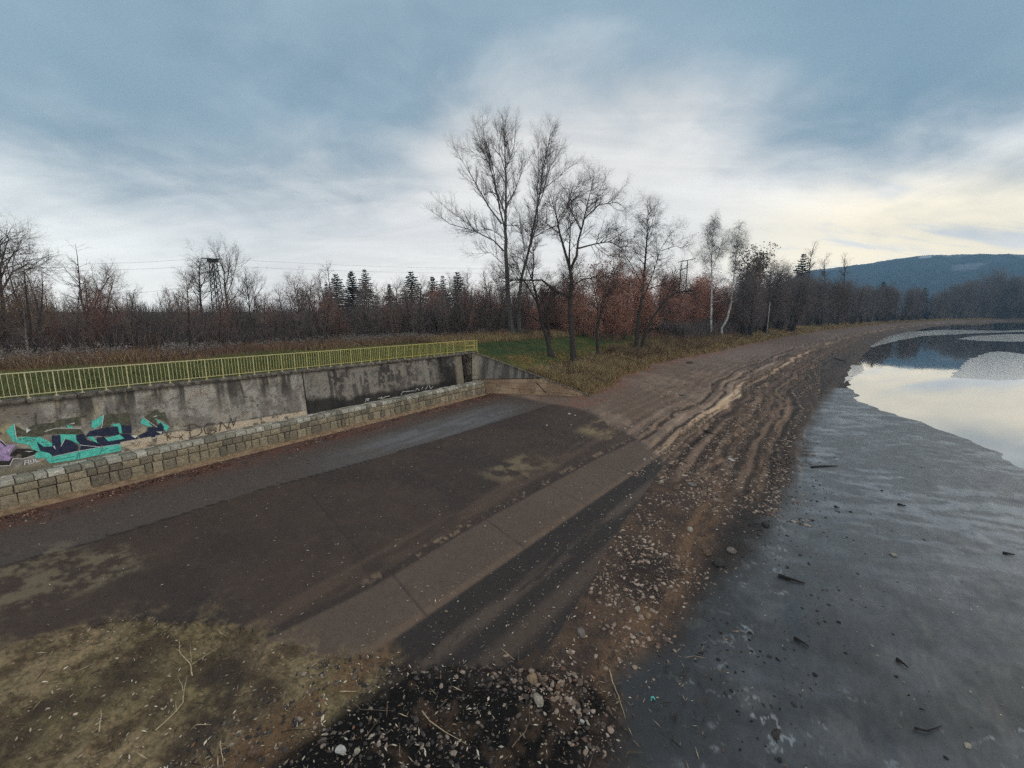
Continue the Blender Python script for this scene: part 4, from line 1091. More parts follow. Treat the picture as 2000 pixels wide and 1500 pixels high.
# the big bare trees standing out of the wood on the left
def edge_hit(px, a_or_depth):
    r = ray(px, 600); t = a_or_depth / r.y
    return Vector((r.x * t, a_or_depth, H1(r.x * t, a_or_depth)))
def hero_at(name, px, depth, limbs, *a, **k):
    b = edge_hit(px, depth); rz = (b.z - HC) / depth
    # picture height of the foot on the ground at that depth
    y = 750 - F_PX * ((rz * CP + SP) / (CP - rz * SP))
    limbs = [([(limbs[0][0][0][0], y)] + limbs[0][0][1:],) + tuple(limbs[0][1:])] + limbs[1:]
    return hero(name, (px, y), limbs, *a, **k)
hero_at('bare_tree', 8, 36, [([(8, 690), (6, 620), (2, 560), (0, 520), (-6, 480), (-20, 440)], .24, .02, 0, 1, .4), ([(2, 570), (25, 530), (55, 515), (75, 520)], .09, .01, 0, 1), ([(1, 545), (20, 500), (40, 470)], .08, .01, 0, -1),
    ([(0, 525), (12, 480), (20, 455)], .07, .01, 0, .5), ([(3, 590), (40, 560), (60, 530)], .06, .01, 0, -1), ([(0, 540), (-30, 500), (-60, 480)], .08, .01, 0, .5)], 'willow', 21,
    'tall bare tree with a rounded crown cut by the left edge', twig=TWIG)
hero_at('bare_tree', 172, 48, [([(172, 690), (168, 630), (160, 580), (154, 535), (150, 500), (147, 476)], .20, .010, 0, .3, .35), ([(165, 600), (190, 570), (210, 560)], .05, .01, 0, 1), ([(157, 555), (130, 530), (122, 515)], .05, .01, 0, 1)],
    dict(ST['poplar'], len=[0, 2.6, 1.0, .5], dens=[0, 2.2, 2.6, 4.0], ang=[0, 62, 45, 45], trop=[0, .03, .04, .04]), 22, 'tall conical bare tree rising from the wood left of the lattice pylon')
hero_at('bare_tree', 190, 52, [([(190, 690), (188, 640), (184, 600), (196, 570), (212, 545), (222, 535)], .16, .01, 0, .8, .4), ([(186, 610), (175, 590), (165, 575)], .06, .01, 0, 1), ([(190, 590), (220, 575), (240, 570)], .06, .01, 0, -1)], 'willow', 23, 'crooked bare tree just right of the tall conical one')
hero_at('bare_tree', 392, 58, [([(394, 680), (393, 620), (391, 560), (389, 520), (386, 500)], .17, .01, 0, .5, .3), ([(392, 590), (372, 560), (358, 540)], .06, .01, 0, 1), ([(391, 565), (405, 535), (410, 515)], .06, .01, 0, -1)],
    dict(ST['willow'], trop=[0, .1, .05, .03]), 24, 'bushy bare tree standing close on the left of the lattice pylon')
hero_at('bare_tree', 448, 60, [([(452, 680), (446, 620), (440, 565), (436, 530), (424, 485)], .17, .01, 0, .5, .3), ([(442, 580), (455, 545), (463, 505)], .07, .01, 0, -1), ([(440, 560), (450, 520), (445, 490)], .07, .01, 0, 1), ([(444, 600), (470, 560), (480, 540)], .06, .01, 0, 1)],
    'poplar', 25, 'spindly bare tree standing close on the right of the lattice pylon')
hero_at('bare_tree', 490, 66, [([(492, 680), (490, 620), (484, 570), (480, 535)], .13, .01, 0, .5, .3), ([(488, 600), (498, 565), (504, 545)], .06, .01, 0, -1)], 'poplar', 26, 'thin bare tree between the pylon and the row of spruces')
hero_at('bare_tree', 585, 64, [([(585, 675), (585, 630), (582, 590), (580, 545)], .16, .01, 0, .5, .25), ([(584, 620), (565, 585), (556, 565)], .07, .01, 0, 1), ([(584, 610), (600, 570), (612, 555)], .07, .01, 0, -1), ([(583, 600), (575, 560), (572, 548)], .06, .01, 0, 1)],
    dict(ST['willow'], dens=[0, 2.8, 3.6, 6]), 27, 'dense reddish brown bare tree left of the tall spruces', twig=TWIG_R)
hero_at('birch_tree', 54, 33, [([(56, 712), (54, 690), (50, 650), (46, 620), (44, 590)], .11, .01, 0, .4, .3)], 'birch', 28, 'thin white birch with ochre leaves behind the left end of the railing', bark=BIRCH, twig=TWIG_B, leaf=OCHRE, nleaf=1400, lsize=.06)
hero_at('birch_tree', 30, 34, [([(31, 720), (29, 700), (26, 675), (24, 640)], .06, .01, 0, .3, .3)], 'birch', 29, 'small thin birch stem left of the birch with ochre leaves', bark=BIRCH, twig=TWIG_B, leaf=OCHRE, nleaf=500, lsize=.06)

# ---- prototypes for the wood
PROT = bpy.data.collections.new('prototypes')
def proto(name, height, st, seed, bark, twig, stems=1, leaf=None, nleaf=0, lsize=.1, r0=None, lspread=.12):
    T = Tree(seed); r = T.r
    for k in range(stems):
        h = height * r.uniform(.75, 1) if stems > 1 else height
        d = Vector((0, 0, 1)); 
        if stems > 1: d = Vector((r.gauss(0, .28), r.gauss(0, .28), 1)).normalized()
        p = Vector((r.uniform(-.3, .3), r.uniform(-.3, .3), -.15)) if stems > 1 else Vector((0, 0, -.15))
        n = 7; pts = [p]
        for i in range(n):
            d = (d + rv(r) * .07 + Vector((0, 0, .12))).normalized(); pts.append(pts[-1] + d * h / n)
        rr = r0 or .012 * height + .02
        rd = [rr * (1 - .85 * i / n) for i in range(n + 1)]
        T.wood.tube(pts, rd, 6, False)
        T.children(pts, rd, 1, st)
    me = []
    root = bpy.data.objects.new(name, None)
    w = T.wood; V, F = T.crown_mesh()
    for nm, kind in (('trunk', 0), ('crown', 1), ('leaves', 2)):
        if kind == 0: me.append((nm, np.array(w.v, float), [f for f in w.f], bark))
        elif kind == 1: me.append((nm, V, F, twig))
        elif leaf: me.append((nm, *leaf_cloud(np.array(T.tip), nleaf, lsize, lspread, seed), leaf))
    return make_proto(name, me)
def make_proto(name, me):
    out = []
    for nm, V, F, mt in me:
        m = bpy.data.meshes.new(nm); F = [tuple(int(q) for q in f) for f in F]
        m.from_pydata([tuple(v) for v in V], [], F); m.materials.append(mt); m.update()
        out.append((nm, m))
    return (name, out)
FIRST = {}
def plant(pr, loc, rz, sc, label, group=None, cat='tree', szz=1.0):
    name, parts = pr
    if id(pr) not in FIRST:
        root = empty(name, loc, label, cat, group)
        for nm, m in parts:
            o = bpy.data.objects.new(nm, m); COL.objects.link(o); o.parent = root
        FIRST[id(pr)] = root
    else:
        root = copy_tree(FIRST[id(pr)])
        root.location = loc; root['label'] = label
        if group: root['group'] = group
        elif 'group' in root: del root['group']
    root.rotation_euler = (0, 0, rz); root.scale = (sc, sc, sc * szz)
    return root
S_TH = dict(len=[0, 2.0, .95, .5], dens=[0, 5.2, 5.5, 9.0], ang=[0, 48, 48, 45], t0=[0, .12, .12, .1], trop=[0, .14, .06, .04], wig=.13, rad=[0, .03, .018, .013])
S_SL = dict(len=[0, 1.7, .8, .45], dens=[0, 4.2, 5.0, 8.0], ang=[0, 45, 45, 45], t0=[0, .28, .12, .1], trop=[0, .14, .06, .04], wig=.12, rad=[0, .03, .015, .010])
S_BU = dict(len=[0, 1.7, .9, .5], dens=[0, 3.6, 4.6, 8.0], ang=[0, 42, 45, 45], t0=[0, .1, .1, .1], trop=[0, .10, .04, .02], wig=.16, rad=[0, .03, .014, .010])
WOODS = [proto('bare_tree', 7, S_TH, 31, BARK, TWIG_B), proto('bare_tree', 8, S_SL, 32, BARK_G, TWIG_B), proto('bare_tree', 6.5, S_TH, 33, BARK, TWIG_R, 2),
         proto('bare_tree', 9, S_SL, 34, BARK, TWIG), proto('bare_tree', 7, S_BU, 35, BARK, TWIG_B, 3)]
SHRUB = [proto('bare_shrub', 2.8, dict(S_BU, len=[0, 1.1, .6, .35], dens=[0, 5, 5, 6]), 36, BARK, TWIG_R, 6, r0=.03), proto('bare_shrub', 3.2, dict(S_BU, len=[0, 1.1, .6, .35], dens=[0, 5, 5, 6]), 37, BARK, TWIG_B, 5, r0=.03)]
RUSTY = [proto('rust_leaved_tree', 8, dict(S_TH, dens=[0, 4.0, 4.5, 6.0], t0=[0, .04, .1, .1]), 38, BARK, TWIG_R, 3, RUST, 10000, .07, lspread=.34), proto('rust_leaved_tree', 6.5, dict(S_TH, dens=[0, 4.0, 4.5, 6.0], t0=[0, .04, .1, .1]), 39, BARK, TWIG_R, 4, RUST, 10000, .07, lspread=.34)]
BANKW = [proto('bank_willow', 8, dict(S_BU, len=[0, 3.0, 1.4, .8], dens=[0, 4.0, 5.0, 8]), 40, BARK, TWIG_B, 4, r0=.16), proto('bank_willow', 8, dict(S_BU, len=[0, 2.8, 1.3, .8], dens=[0, 4.4, 5.0, 8]), 41, BARK, TWIG_B, 3, r0=.18),
         proto('bank_willow', 8, dict(S_BU, len=[0, 2.8, 1.3, .8], dens=[0, 3.6, 4.5, 7]), 42, BARK, TWIG_R, 3, OLIVE, 4000, .10, r0=.16)]
SLIMB = proto('slim_birch', 10, dict(ST['birch'], dens=[0, 1.2, 2.0, 3.0], len=[0, 1.5, 1.0, .8], t0=[0, .45, .15, .1]), 43, BIRCH, TWIG_B, r0=.09)
def spruce(seed, H, wf):
    r = random.Random(seed); w = MB(); w.tube([(0, 0, -.2), (0, 0, H * .5), (0, 0, H)], [.016 * H, .010 * H, .01], 6, False)
    V = []; F = []
    z = .10 * H
    while z < H * .985:
        t = z / H; L = r.uniform(.75, 1.2) * (1 - t) ** .8 * wf * H * r.uniform(.85, 1.1) + .12
        nb = 8 if t < .8 else 5; ph = r.uniform(0, 6.3)
        for k in range(nb):
            an = ph + 2 * math.pi * k / nb + r.uniform(-.3, .3); Lb = L * r.uniform(.6, 1.15)
            ca, sa = math.cos(an), math.sin(an); ns = max(4, int(Lb / .16))
            for j in range(ns):
                u = (j + .6) / ns; x = u * Lb
                zz = z + .25 * x * (.4 + t) - .42 * x * x / max(Lb, .3) * (1.1 - t) + r.uniform(-.03, .03)
                wd = (.10 + .26 * (1 - u)) * (.5 + .35 * Lb / 2) * r.uniform(.7, 1.2)
                for sg in (-1, 1):
                    i = len(V); dn = r.uniform(.05, .22)
                    V += [(ca * x, sa * x, zz + .03), (ca * (x + .10) - sa * .03 * sg, sa * (x + .10) + ca * .03 * sg, zz),
                          (ca * (x + wd * .8) - sa * wd * sg, sa * (x + wd * .8) + ca * wd * sg, zz - dn), (ca * (x - .06) - sa * wd * .3 * sg, sa * (x - .06) + ca * wd * .3 * sg, zz - dn * 1.2)]
                    F += [(i, i + 1, i + 2), (i, i + 2, i + 3)]
        z += r.uniform(.26, .40) * (H / 11)
    return make_proto('spruce_tree', [('trunk', np.array(w.v), w.f, BARK), ('crown', np.array(V), F, NEEDLE)])
SPR = [spruce(51, 11, .38), spruce(52, 12, .29), spruce(53, 10, .33)]

rw = random.Random(77)
def visible(x, y, m=4):
    return y > 4 and abs(x / y) < 1.27 + m / y
# the wood behind the railing
GW = 'bare trees of the wood behind the railing'
n = 0
def edge_s(a): return float(np.interp(a, [-60, 20, 36, 46, 60, 120], [-21.5, -21.5, -19.5, -16.5, -19, -24]))
rows = [(0.5, 2.7), (3.5, 2.9), (7.5, 3.1), (12, 3.4), (18, 3.8), (26, 4.4), (36, 5.2)]
for ds, sp in rows:
    a = -48.0
    while a < 105:
        a += sp * rw.uniform(.75, 1.3)
        s = edge_s(a) - ds + rw.uniform(-1.3, 1.3)
        x, y = A2W(a, s)
        if not visible(x, y) or y < 20 or n > 280: continue
        if x / y > .42: continue
        hgt = (4.2 + .046 * y + 1.8 * float(sm(np.array([x / y]), -.62, -.3)[0]) + (1.2 if x / y < -1.05 else 0)) * rw.uniform(.62, 1.02) * (1.22 if rw.random() < .13 else 1) * (.85 + .3 * float(vn(np.array([a * .16]), np.array([ds * .1]), 5)[0]))
        k = rw.choice([0, 0, 1, 2, 2, 3, 4]) if ds > 2 else rw.choice([0, 2, 4, 0, 4])
        base_h = (7, 8, 6.5, 9, 7)[k]
        if -0.12 < x / y < .35 and rw.random() < .25 and ds > 6: hgt *= 1.15
        plant(WOODS[k], (x, y, H1(x, y)), rw.uniform(0, 6.3), hgt / base_h, 'leafless brown tree packed into the wood behind the yellow railing', GW); n += 1
# slim pale stems showing against the wood
for px, dep in ((790, 66), (800, 69), (812, 68), (823, 70), (845, 66), (862, 69), (905, 72), (940, 76), (722, 64), (738, 66)):
    b = edge_hit(px, dep); plant(SLIMB, b, rw.uniform(0, 6), rw.uniform(.62, .8), 'slim pale birch stem at the edge of the dark wood', 'slim birch stems at the wood edge')
# shrubs in front of the wood
for px, dep, k, sc, lab in ((440, 50, 0, 1.5, 'reddish bare shrub below the lattice pylon'), (575, 58, 1, 1.5, 'dark bare shrub below the dense reddish brown tree'), (625, 60, 1, 1.3, 'dark bare shrub left of the slim birch stems'),
                            (95, 36, 0, 1.2, 'brown bare shrub right of the ochre leaved birch'), (250, 44, 1, 1.4, 'dark bare shrub between the conical tree and the pylon'), (835, 66, 0, .8, 'small red shrub among the slim birch stems')):
    plant(SHRUB[k], edge_hit(px, dep), rw.uniform(0, 6), sc, lab, None, 'shrub')
# spruces above the wood
for i, (px, top, dep, k, lab) in enumerate(((660, 532, 95, 0, 'dark spruce, leftmost of the tall three'), (690, 526, 98, 2, 'dark spruce in the middle of the tall three'), (716, 523, 96, 1, 'tallest dark spruce, rightmost of the tall three'),
        (762, 552, 110, 2, 'small spruce between the two spruce groups'), (805, 527, 104, 0, 'broad dark spruce standing alone above the brown wood'), (846, 537, 112, 2, 'slim spruce beside the orange topped tree'),
        (866, 536, 112, 1, 'slim spruce right of the orange topped tree'), (895, 528, 108, 0, 'spruce left of the tallest bare tree'), (640, 552, 99, 1, 'shorter spruce on the left shoulder of the tall three'))):
    b = edge_hit(px, dep); topz = at_depth(px, top, dep).z
    plant(SPR[k], b, rw.uniform(0, 6), (topz - b.z) / (11, 12, 10)[k], lab, szz=1.0).scale.x *= rw.uniform(.85, 1.25)
plant(RUSTY[1], edge_hit(853, 92), 1, 1.35, 'orange topped tree among the spruces')
# thicket with rusty leaves behind the bank trees
for px, dep, k, top in ((1030, 82, 0, 575), (1062, 88, 1, 560), (1095, 84, 0, 555), (1125, 92, 1, 535), (1150, 86, 0, 545), (1175, 94, 0, 525), (1205, 88, 1, 535), (1232, 98, 0, 525), (1262, 92, 1, 530), (1290, 106, 0, 530), (1316, 114, 1, 545), (1342, 118, 0, 535),
                        (1368, 128, 1, 545), (1110, 78, 1, 590), (1142, 78, 0, 580), (1196, 80, 1, 585), (1225, 80, 0, 580), (1275, 96, 1, 575), (1310, 104, 0, 575), (1350, 118, 1, 570), (1395, 132, 0, 555), (975, 78, 1, 590), (1000, 84, 0, 575), (1045, 76, 1, 600), (1080, 96, 0, 565), (1160, 76, 1, 600), (1185, 104, 0, 540), (1250, 92, 1, 585), (1330, 108, 0, 580), (1360, 126, 1, 560), (1410, 135, 1, 560), (1430, 138, 0, 555), (1385, 142, 1, 535), (1300, 112, 1, 540)):
    b = edge_hit(px, dep); topz = at_depth(px, top, dep).z
    plant(RUSTY[k], b, rw.uniform(0, 6), (topz - b.z) / (8, 6.5)[k], 'rust leaved young tree in the red brown thicket behind the bank trees', 'rust leaved trees of the thicket')
for px, dep, k, top in ((1050, 80, 2, 560), (1088, 90, 2, 540), (1135, 84, 2, 530), (1190, 90, 2, 520), (1220, 84, 2, 530), (1265, 100, 2, 515), (1305, 106, 2, 530), (1335, 112, 2, 525), (1360, 128, 2, 530), (1400, 140, 2, 540), (985, 80, 2, 560), (960, 76, 0, 570), (930, 74, 2, 575)):
    b = edge_hit(px, dep); topz = at_depth(px, top, dep).z
    plant(WOODS[k], b, rw.uniform(0, 6), (topz - b.z) / (7, 8, 6.5)[k], 'reddish bare tree mixed into the red brown thicket behind the bank trees', 'bare trees of the thicket')
# trees along the right bank
def bank_hit(px, back):
    r = ray(px, 608); ts = np.geomspace(30, 1400, 2500)
    a, s = W2A(r.x * ts, r.y * ts)
    ok = (a > 60) & (shore_d(a, s) < bank_s(a) - back); t = float(ts[int(np.argmax(ok))])
    return Vector((r.x * t, r.y * t, H1(r.x * t, r.y * t)))
RB = [(1468, 2.0, 1, 530, 'dark many-stemmed willow just right of the birches'), (1500, 2.5, 0, 515, 'dark willow with forked low trunks left of the white pole'), (1490, 9, 2, 492, 'olive leaved tree top behind the dark willows'),
      (1448, 6, 0, 545, 'dark willow behind the kinked birch'), (1525, 5, 1, 545, 'brown willow behind the white pole'), (1548, 2.0, 0, 545, 'dark willow with a pollard trunk right of the white pole'), (1580, 6, 1, 545, 'brown willow left of the thin twin trees')]
for px, back, k, top, lab in RB:
    b = bank_hit(px, back); topz = at_depth(px, top, b.y).z
    plant(BANKW[k], b, rw.uniform(0, 6), (topz - b.z) / 7.6, lab)
for px, back, k, top in ((1530, 14, 0, 540), (1565, 12, 1, 535), (1605, 4, 0, 552), (1622, 9, 1, 545), (1640, 3, 2, 556), (1655, 8, 0, 550), (1668, 3, 1, 560), (1684, 3, 0, 562), (1700, 3, 1, 563), (1716, 4, 0, 560), (1732, 3, 2, 560), (1748, 4, 1, 566), (1764, 3, 0, 566),
                         (1780, 4, 1, 562), (1795, 4, 0, 566), (1812, 5, 1, 574), (1600, 16, 1, 555), (1645, 16, 0, 552), (1690, 14, 1, 558), (1735, 14, 0, 562), (1505, 16, 1, 535), (1470, 14, 0, 540), (1430, 12, 1, 560)):
    b = bank_hit(px, back); topz = at_depth(px, top, b.y).z
    plant(BANKW[k], b, rw.uniform(0, 6), (topz - b.z) / 7.6, 'bare brown willow in the row along the right bank', 'willows in the row along the right bank')
for px, back, top, lab in ((1614, 12, 500, 'thin bare tree standing out against the hill, left of a pair'), (1642, 14, 502, 'thin bare tree standing out against the hill, right of a pair'), (1575, 16, 478, 'pale bare tree beside the lone spruce on the right bank')):
    b = bank_hit(px, back); topz = at_depth(px, top, b.y).z
    plant(WOODS[3], b, rw.uniform(0, 6), (topz - b.z) / 9, lab)
for px, back, top, lab in ((1558, 16, 492, 'lone dark spruce behind the right bank willows'), (1718, 8, 548, 'small spruce in the far part of the bank row'), (1800, 8, 560, 'dark spruce at the far end of the bank row')):
    b = bank_hit(px, back); topz = at_depth(px, top, b.y).z
    plant(SPR[1], b, rw.uniform(0, 6), (topz - b.z) / 12, lab)
for i, (px, top) in enumerate(((1826, 578), (1842, 570), (1858, 560), (1874, 552), (1890, 556), (1906, 550), (1922, 556), (1940, 528), (1952, 545), (1968, 552), (1984, 548), (2000, 555), (2018, 550), (2036, 548), (1832, 570), (1866, 556), (1898, 548), (1930, 540), (1960, 540), (1990, 545), (1978, 552), (2010, 548), (1948, 556), (2026, 552), (2050, 550), (1915, 560))):
    b = bank_hit(px, 6 + 14 * (i % 3)); topz = at_depth(px, top, b.y).z
    plant(BANKW[i % 2], b, rw.uniform(0, 6), (topz - b.z) / 7.6, 'big bare tree on the far shore at the end of the pond', 'bare trees on the far shore')

# ------------------------------------------------------------------ ground cover: woodland backdrop, undergrowth, grass, weeds
def stems(name, P, hgt, w, lean, mat, seed, kind='stuff', label=None, cat=None):
    """many thin upright blades, each one a narrow folded triangle"""
    g = np.random.default_rng(seed); n = len(P)
    th = g.uniform(0, 2 * math.pi, n); ln = g.normal(0, lean, (n, 2)) * hgt[:, None]
    dx = np.stack([np.cos(th), np.sin(th), 0 * th], 1) * (w if np.ndim(w) else np.full(n, w))[:, None] * .5
    mid = P + np.stack([ln[:, 0] * .35, ln[:, 1] * .35, hgt * .55], 1); tip = P + np.stack([ln[:, 0], ln[:, 1], hgt], 1)
    V = np.stack([P - dx, P + dx, mid + dx * .7, mid - dx * .7, tip], 1).reshape(-1, 3)
    b = np.arange(n)[:, None] * 5
    T = np.concatenate([b + np.array([[0, 1, 2]]), b + np.array([[0, 2, 3]]), b + np.array([[3, 2, 4]])])
    o = mesh_np(name, V, T, mat); return tag(o, label, cat, None, kind)
def scatter(n, a0, a1, s0, s1, seed, dens=None):
    g = np.random.default_rng(seed)
    a = g.uniform(a0, a1, n); s = g.uniform(s0, s1, n)
    if dens is not None:
        k = g.uniform(0, 1, n) < dens(a, s); a, s = a[k], s[k]
    x, y = A2W(a, s); k = visible_np(x, y); a, s, x, y = a[k], s[k], x[k], y[k]
    return a, s, np.stack([x, y, height(x, y)], 1), g
def visible_np(x, y): return (y > 3) & (np.abs(x / np.maximum(y, .1)) < 1.4)
GRASS = mat_simple('green_grass', None, .8, .2, 1, islands=[(0, (.17, .19, .06)), (.3, (.125, .155, .047)), (.55, (.23, .215, .08)), (.8, (.10, .13, .04)), (.92, (.36, .29, .13))])
GRASS2 = mat_simple('meadow_grass', None, .8, .2, 1, islands=[(0, (.07, .10, .034)), (.4, (.055, .08, .028)), (.7, (.10, .11, .042)), (.88, (.19, .14, .07))])
STRAW = mat_simple('dry_straw', None, .85, .25, 1, islands=[(0, (.46, .33, .17)), (.3, (.36, .25, .12)), (.55, (.26, .17, .09)), (.75, (.52, .39, .21)), (.9, (.17, .12, .07))])
WEED = mat_simple('dead_weed', None, .9, .25, 1, islands=[(0, (.26, .15, .105)), (.35, (.20, .12, .09)), (.6, (.34, .20, .12)), (.8, (.13, .09, .075))])
FLUFF = mat_simple('seed_fluff', None, .9, .2, 1, islands=[(0, (.30, .27, .25)), (.5, (.22, .19, .17)), (.8, (.36, .32, .28))])
BRUSH = mat_simple('dark_brush', None, .95, .25, 1, islands=[(0, (.18, .14, .125)), (.35, (.13, .11, .105)), (.6, (.23, .165, .14)), (.85, (.10, .085, .08))])
a, s, P, g = scatter(52000, -14, 32, -13, -1.75, 61, lambda a, s: np.where(a < 29.3, 1, (s < -2.2)))
stems('grass', P, g.uniform(.08, .26, len(P)) + .35 * (fbm(a * .5, s * .5, 62, 3) > .56) * g.uniform(0, 1, len(P)), .028, .35, GRASS, 63)
a, s, P, g = scatter(70000, 30, 95, -16, 7, 64, lambda a, s: np.clip((wing_t(a, s)[1] > .35) * (s < bank_s(a) - 1.2) * (.25 + fbm(a * .3, s * .3, 65, 3)), 0, 1))
stems('grass', P, g.uniform(.08, .24, len(P)), .03, .4, GRASS2, 66)
a, s, P, g = scatter(52000, -30, 60, -22.5, -11.5, 67, lambda a, s: sm(-s, 13, 16.5))
top_ = P.copy(); hh = g.uniform(.45, 1.15, len(P)) * (.5 + .8 * fbm(a * .4, s * .4, 68, 3))
stems('dry_weeds', P, hh, .030, .18, WEED, 69)
k = (g.uniform(0, 1, len(P)) < .34) & (fbm(a * .35, s * .35, 70, 3) > .5) & (s < -14.5)
V, T = leaf_cloud(P[k] + np.stack([0 * hh[k], 0 * hh[k], hh[k]], 1), int(k.sum()) * 4, .055, .09, 71)
tag(mesh_np('seed_heads', V, T, FLUFF), kind='stuff')
k = (fbm(a * .3 + 9, s * .3, 72, 3) > .52)
stems('dry_grass', P[k], hh[k] * .75, .035, .3, STRAW, 73)
# dry grass along the bank
def bank_strip(n, a0, a1, seed, lo, hi):
    g = np.random.default_rng(seed); a = a0 + (a1 - a0) * g.uniform(0, 1, n) ** 1.4
    off = lo + (hi - lo) * g.uniform(0, 1, n) ** .8
    sC = np.interp(a, CURVE[:, 0], CURVE[:, 1]); s = sC + bank_s(a) + off
    x, y = A2W(a, s); k = visible_np(x, y) & (np.where(a < 40, wing_t(a, s)[1], 9) > .3)
    a, s, x, y = a[k], s[k], x[k], y[k]
    cl = fbm(a * .6, s * .6, seed + 1, 3); k = cl > g.uniform(.25, .62, len(a))
    a, s, x, y, cl = a[k], s[k], x[k], y[k], cl[k]
    return a, np.stack([x, y, height(x, y)], 1), cl, g
a, P, cl, g = bank_strip(60000, 34, 210, 74, -4.5, .25)
stems('dry_grass', P, (.25 + 2.6 * (cl - .36).clip(0)) * g.uniform(.5, 1.4, len(P)), .04 + .0004 * (a - 34), .42, STRAW, 75)
a, P, cl, g = bank_strip(30000, 200, 620, 76, -10, .3)
stems('dry_grass', P, g.uniform(.5, 1.3, len(P)), .14, .4, STRAW, 77)
a, P, cl, g = bank_strip(24000, 34, 75, 78, -6, -.2)
stems('dead_bracken', P, g.uniform(.1, .45, len(P)), .05, .8, WEED, 79)
a, s, P, g = scatter(60000, 30, 110, -20, -9, 80, lambda a, s: band(s, edge_s_np(a) + 4.0, 2.0, 1.5)) if False else scatter(40000, 36, 100, -22, -10, 80, lambda a, s: band(s, -13.5 - .03 * (a - 36), 2.2, 1.5))
stems('dry_grass', P, g.uniform(.4, .95, len(P)), .035, .25, STRAW, 81)
# dark brush filling the foot of the wood
a, s, P, g = scatter(110000, -50, 120, -56, -18, 82, lambda a, s: (s < np.interp(a, [-60, 20, 36, 46, 60, 120], [-22.5, -22.5, -20.5, -18, -20.5, -25.5])) * 1.0)
k = P[:, 0] / P[:, 1] < .5; P = P[k]
stems('undergrowth', P, g.uniform(.6, 1.0, len(P)) * (.6 + 5.6 * fbm(P[:, 0] * .16, P[:, 1] * .16, 184, 3) ** 1.3) * (1 + .6 * sm(P[:, 0] / P[:, 1], -.6, -.3)), .05, .26, BRUSH, 83)
# brown scrub below the bank trees and the rusty thicket
a, s, P, g = scatter(40000, 55, 190, -26, 3, 84, lambda a, s: (s + np.interp(a, [55, 190], [0, 0]) < np.interp(a, CURVE[:, 0], CURVE[:, 1]) + 1.5) * (fbm(a * .2, s * .2, 85, 3) > .45) * (s < np.interp(a, [55, 80, 190], [-12, 0, 10])))
stems('scrub', P, g.uniform(.5, 1.7, len(P)), .05, .35, WEED, 86)
def woodland():
    g = random.Random(87); VV, TT, off = [], [], 0
    prot = []
    for sd_, st in ((88, dict(S_TH, len=[0, 2.2, 1.1, .7], dens=[0, 3.2, 3.0, 5.0], rad=[0, .045, .035, .026])), (89, dict(S_SL, len=[0, 2.2, 1.1, .7], dens=[0, 3.2, 3.0, 5.0], rad=[0, .045, .035, .026]))):
        T = Tree(sd_); pts = [Vector((0, 0, k * 1.3)) + rv(T.r) * .08 for k in range(8)]; rd = [.14 - .016 * k for k in range(8)]
        T.fine.tube(pts, rd, 3, False); T.children(pts, rd, 1, st); prot.append(T.crown_mesh())
    n = 0
    while n < 330:
        a = g.uniform(-75, 460); s = g.uniform(-90, -58) - max(0, a - 60) * .10
        if a > 140: s = g.uniform(-75, -14) + .17 * (a - 140)
        x, y = A2W(a, s)
        if not visible(x, y, 8): n += .2; continue
        n += 1
        V, T = prot[g.randrange(2)]; th = g.uniform(0, 6.3); sc = g.uniform(.62, .86) if a < 90 else g.uniform(.75, 1.25)
        R = np.array([[math.cos(th), -math.sin(th), 0], [math.sin(th), math.cos(th), 0], [0, 0, 1]])
        VV.append((V @ R.T) * sc + np.array([x, y, H1(x, y)])); TT.append(T + off); off += len(V)
    tag(mesh_np('woodland', np.concatenate(VV), np.concatenate(TT), TWIG_B), kind='stuff')
    gg = np.random.default_rng(90); a = gg.uniform(-80, 420, 60000); s = gg.uniform(-100, -56, 60000) - np.maximum(0, a - 60) * .10
    s = np.where(a > 140, gg.uniform(-80, -16, 60000) + .17 * (a - 140), s)
    x, y = A2W(a, s); k = visible_np(x, y); x, y = x[k], y[k]
    P = np.stack([x, y, height(x, y)], 1)
    stems('undergrowth', P, gg.uniform(2.0, 6.0, len(P)), .11, .2, BRUSH, 91)
woodland()
a, P, cl, g = bank_strip(70000, 95, 640, 92, -26, -6)
stems('undergrowth', P, g.uniform(.8, 3.2, len(P)) * (1 + .002 * a), .10 + .0004 * a, .25, BRUSH, 93)
PP = []
for px in range(1840, 2180, 5):
    b = bank_hit(px, 10); r_ = ray(px, 608); d = Vector((r_.x, r_.y)).normalized()
    for _ in range(120):
        q = rw.uniform(0, 60); w_ = rw.uniform(-2, 2); x, y = b.x + d.x * q + d.y * w_, b.y + d.y * q - d.x * w_; PP.append((x, y))
PP = np.array(PP); P = np.stack([PP[:, 0], PP[:, 1], height(PP[:, 0], PP[:, 1])], 1); g = np.random.default_rng(94)
stems('undergrowth', P, g.uniform(2, 12, len(P)), .5, .25, BRUSH, 95)
# brown fuzzy scrub on the bank between the leaning willow and the birches
a, P, cl, g = bank_strip(26000, 60, 130, 96, -6, -.8)
stems('scrub', P, g.uniform(.5, 1.6, len(P)) * (.5 + cl), .035, .4, mat_simple('brown_scrub', None, .9, .25, 1, islands=[(0, (.22, .14, .09)), (.4, (.16, .10, .07)), (.7, (.30, .20, .11)), (.9, (.11, .10, .05))]), 97)
print('BIRCH', ground_hit(1388, 657), ground_hit(1409, 658))
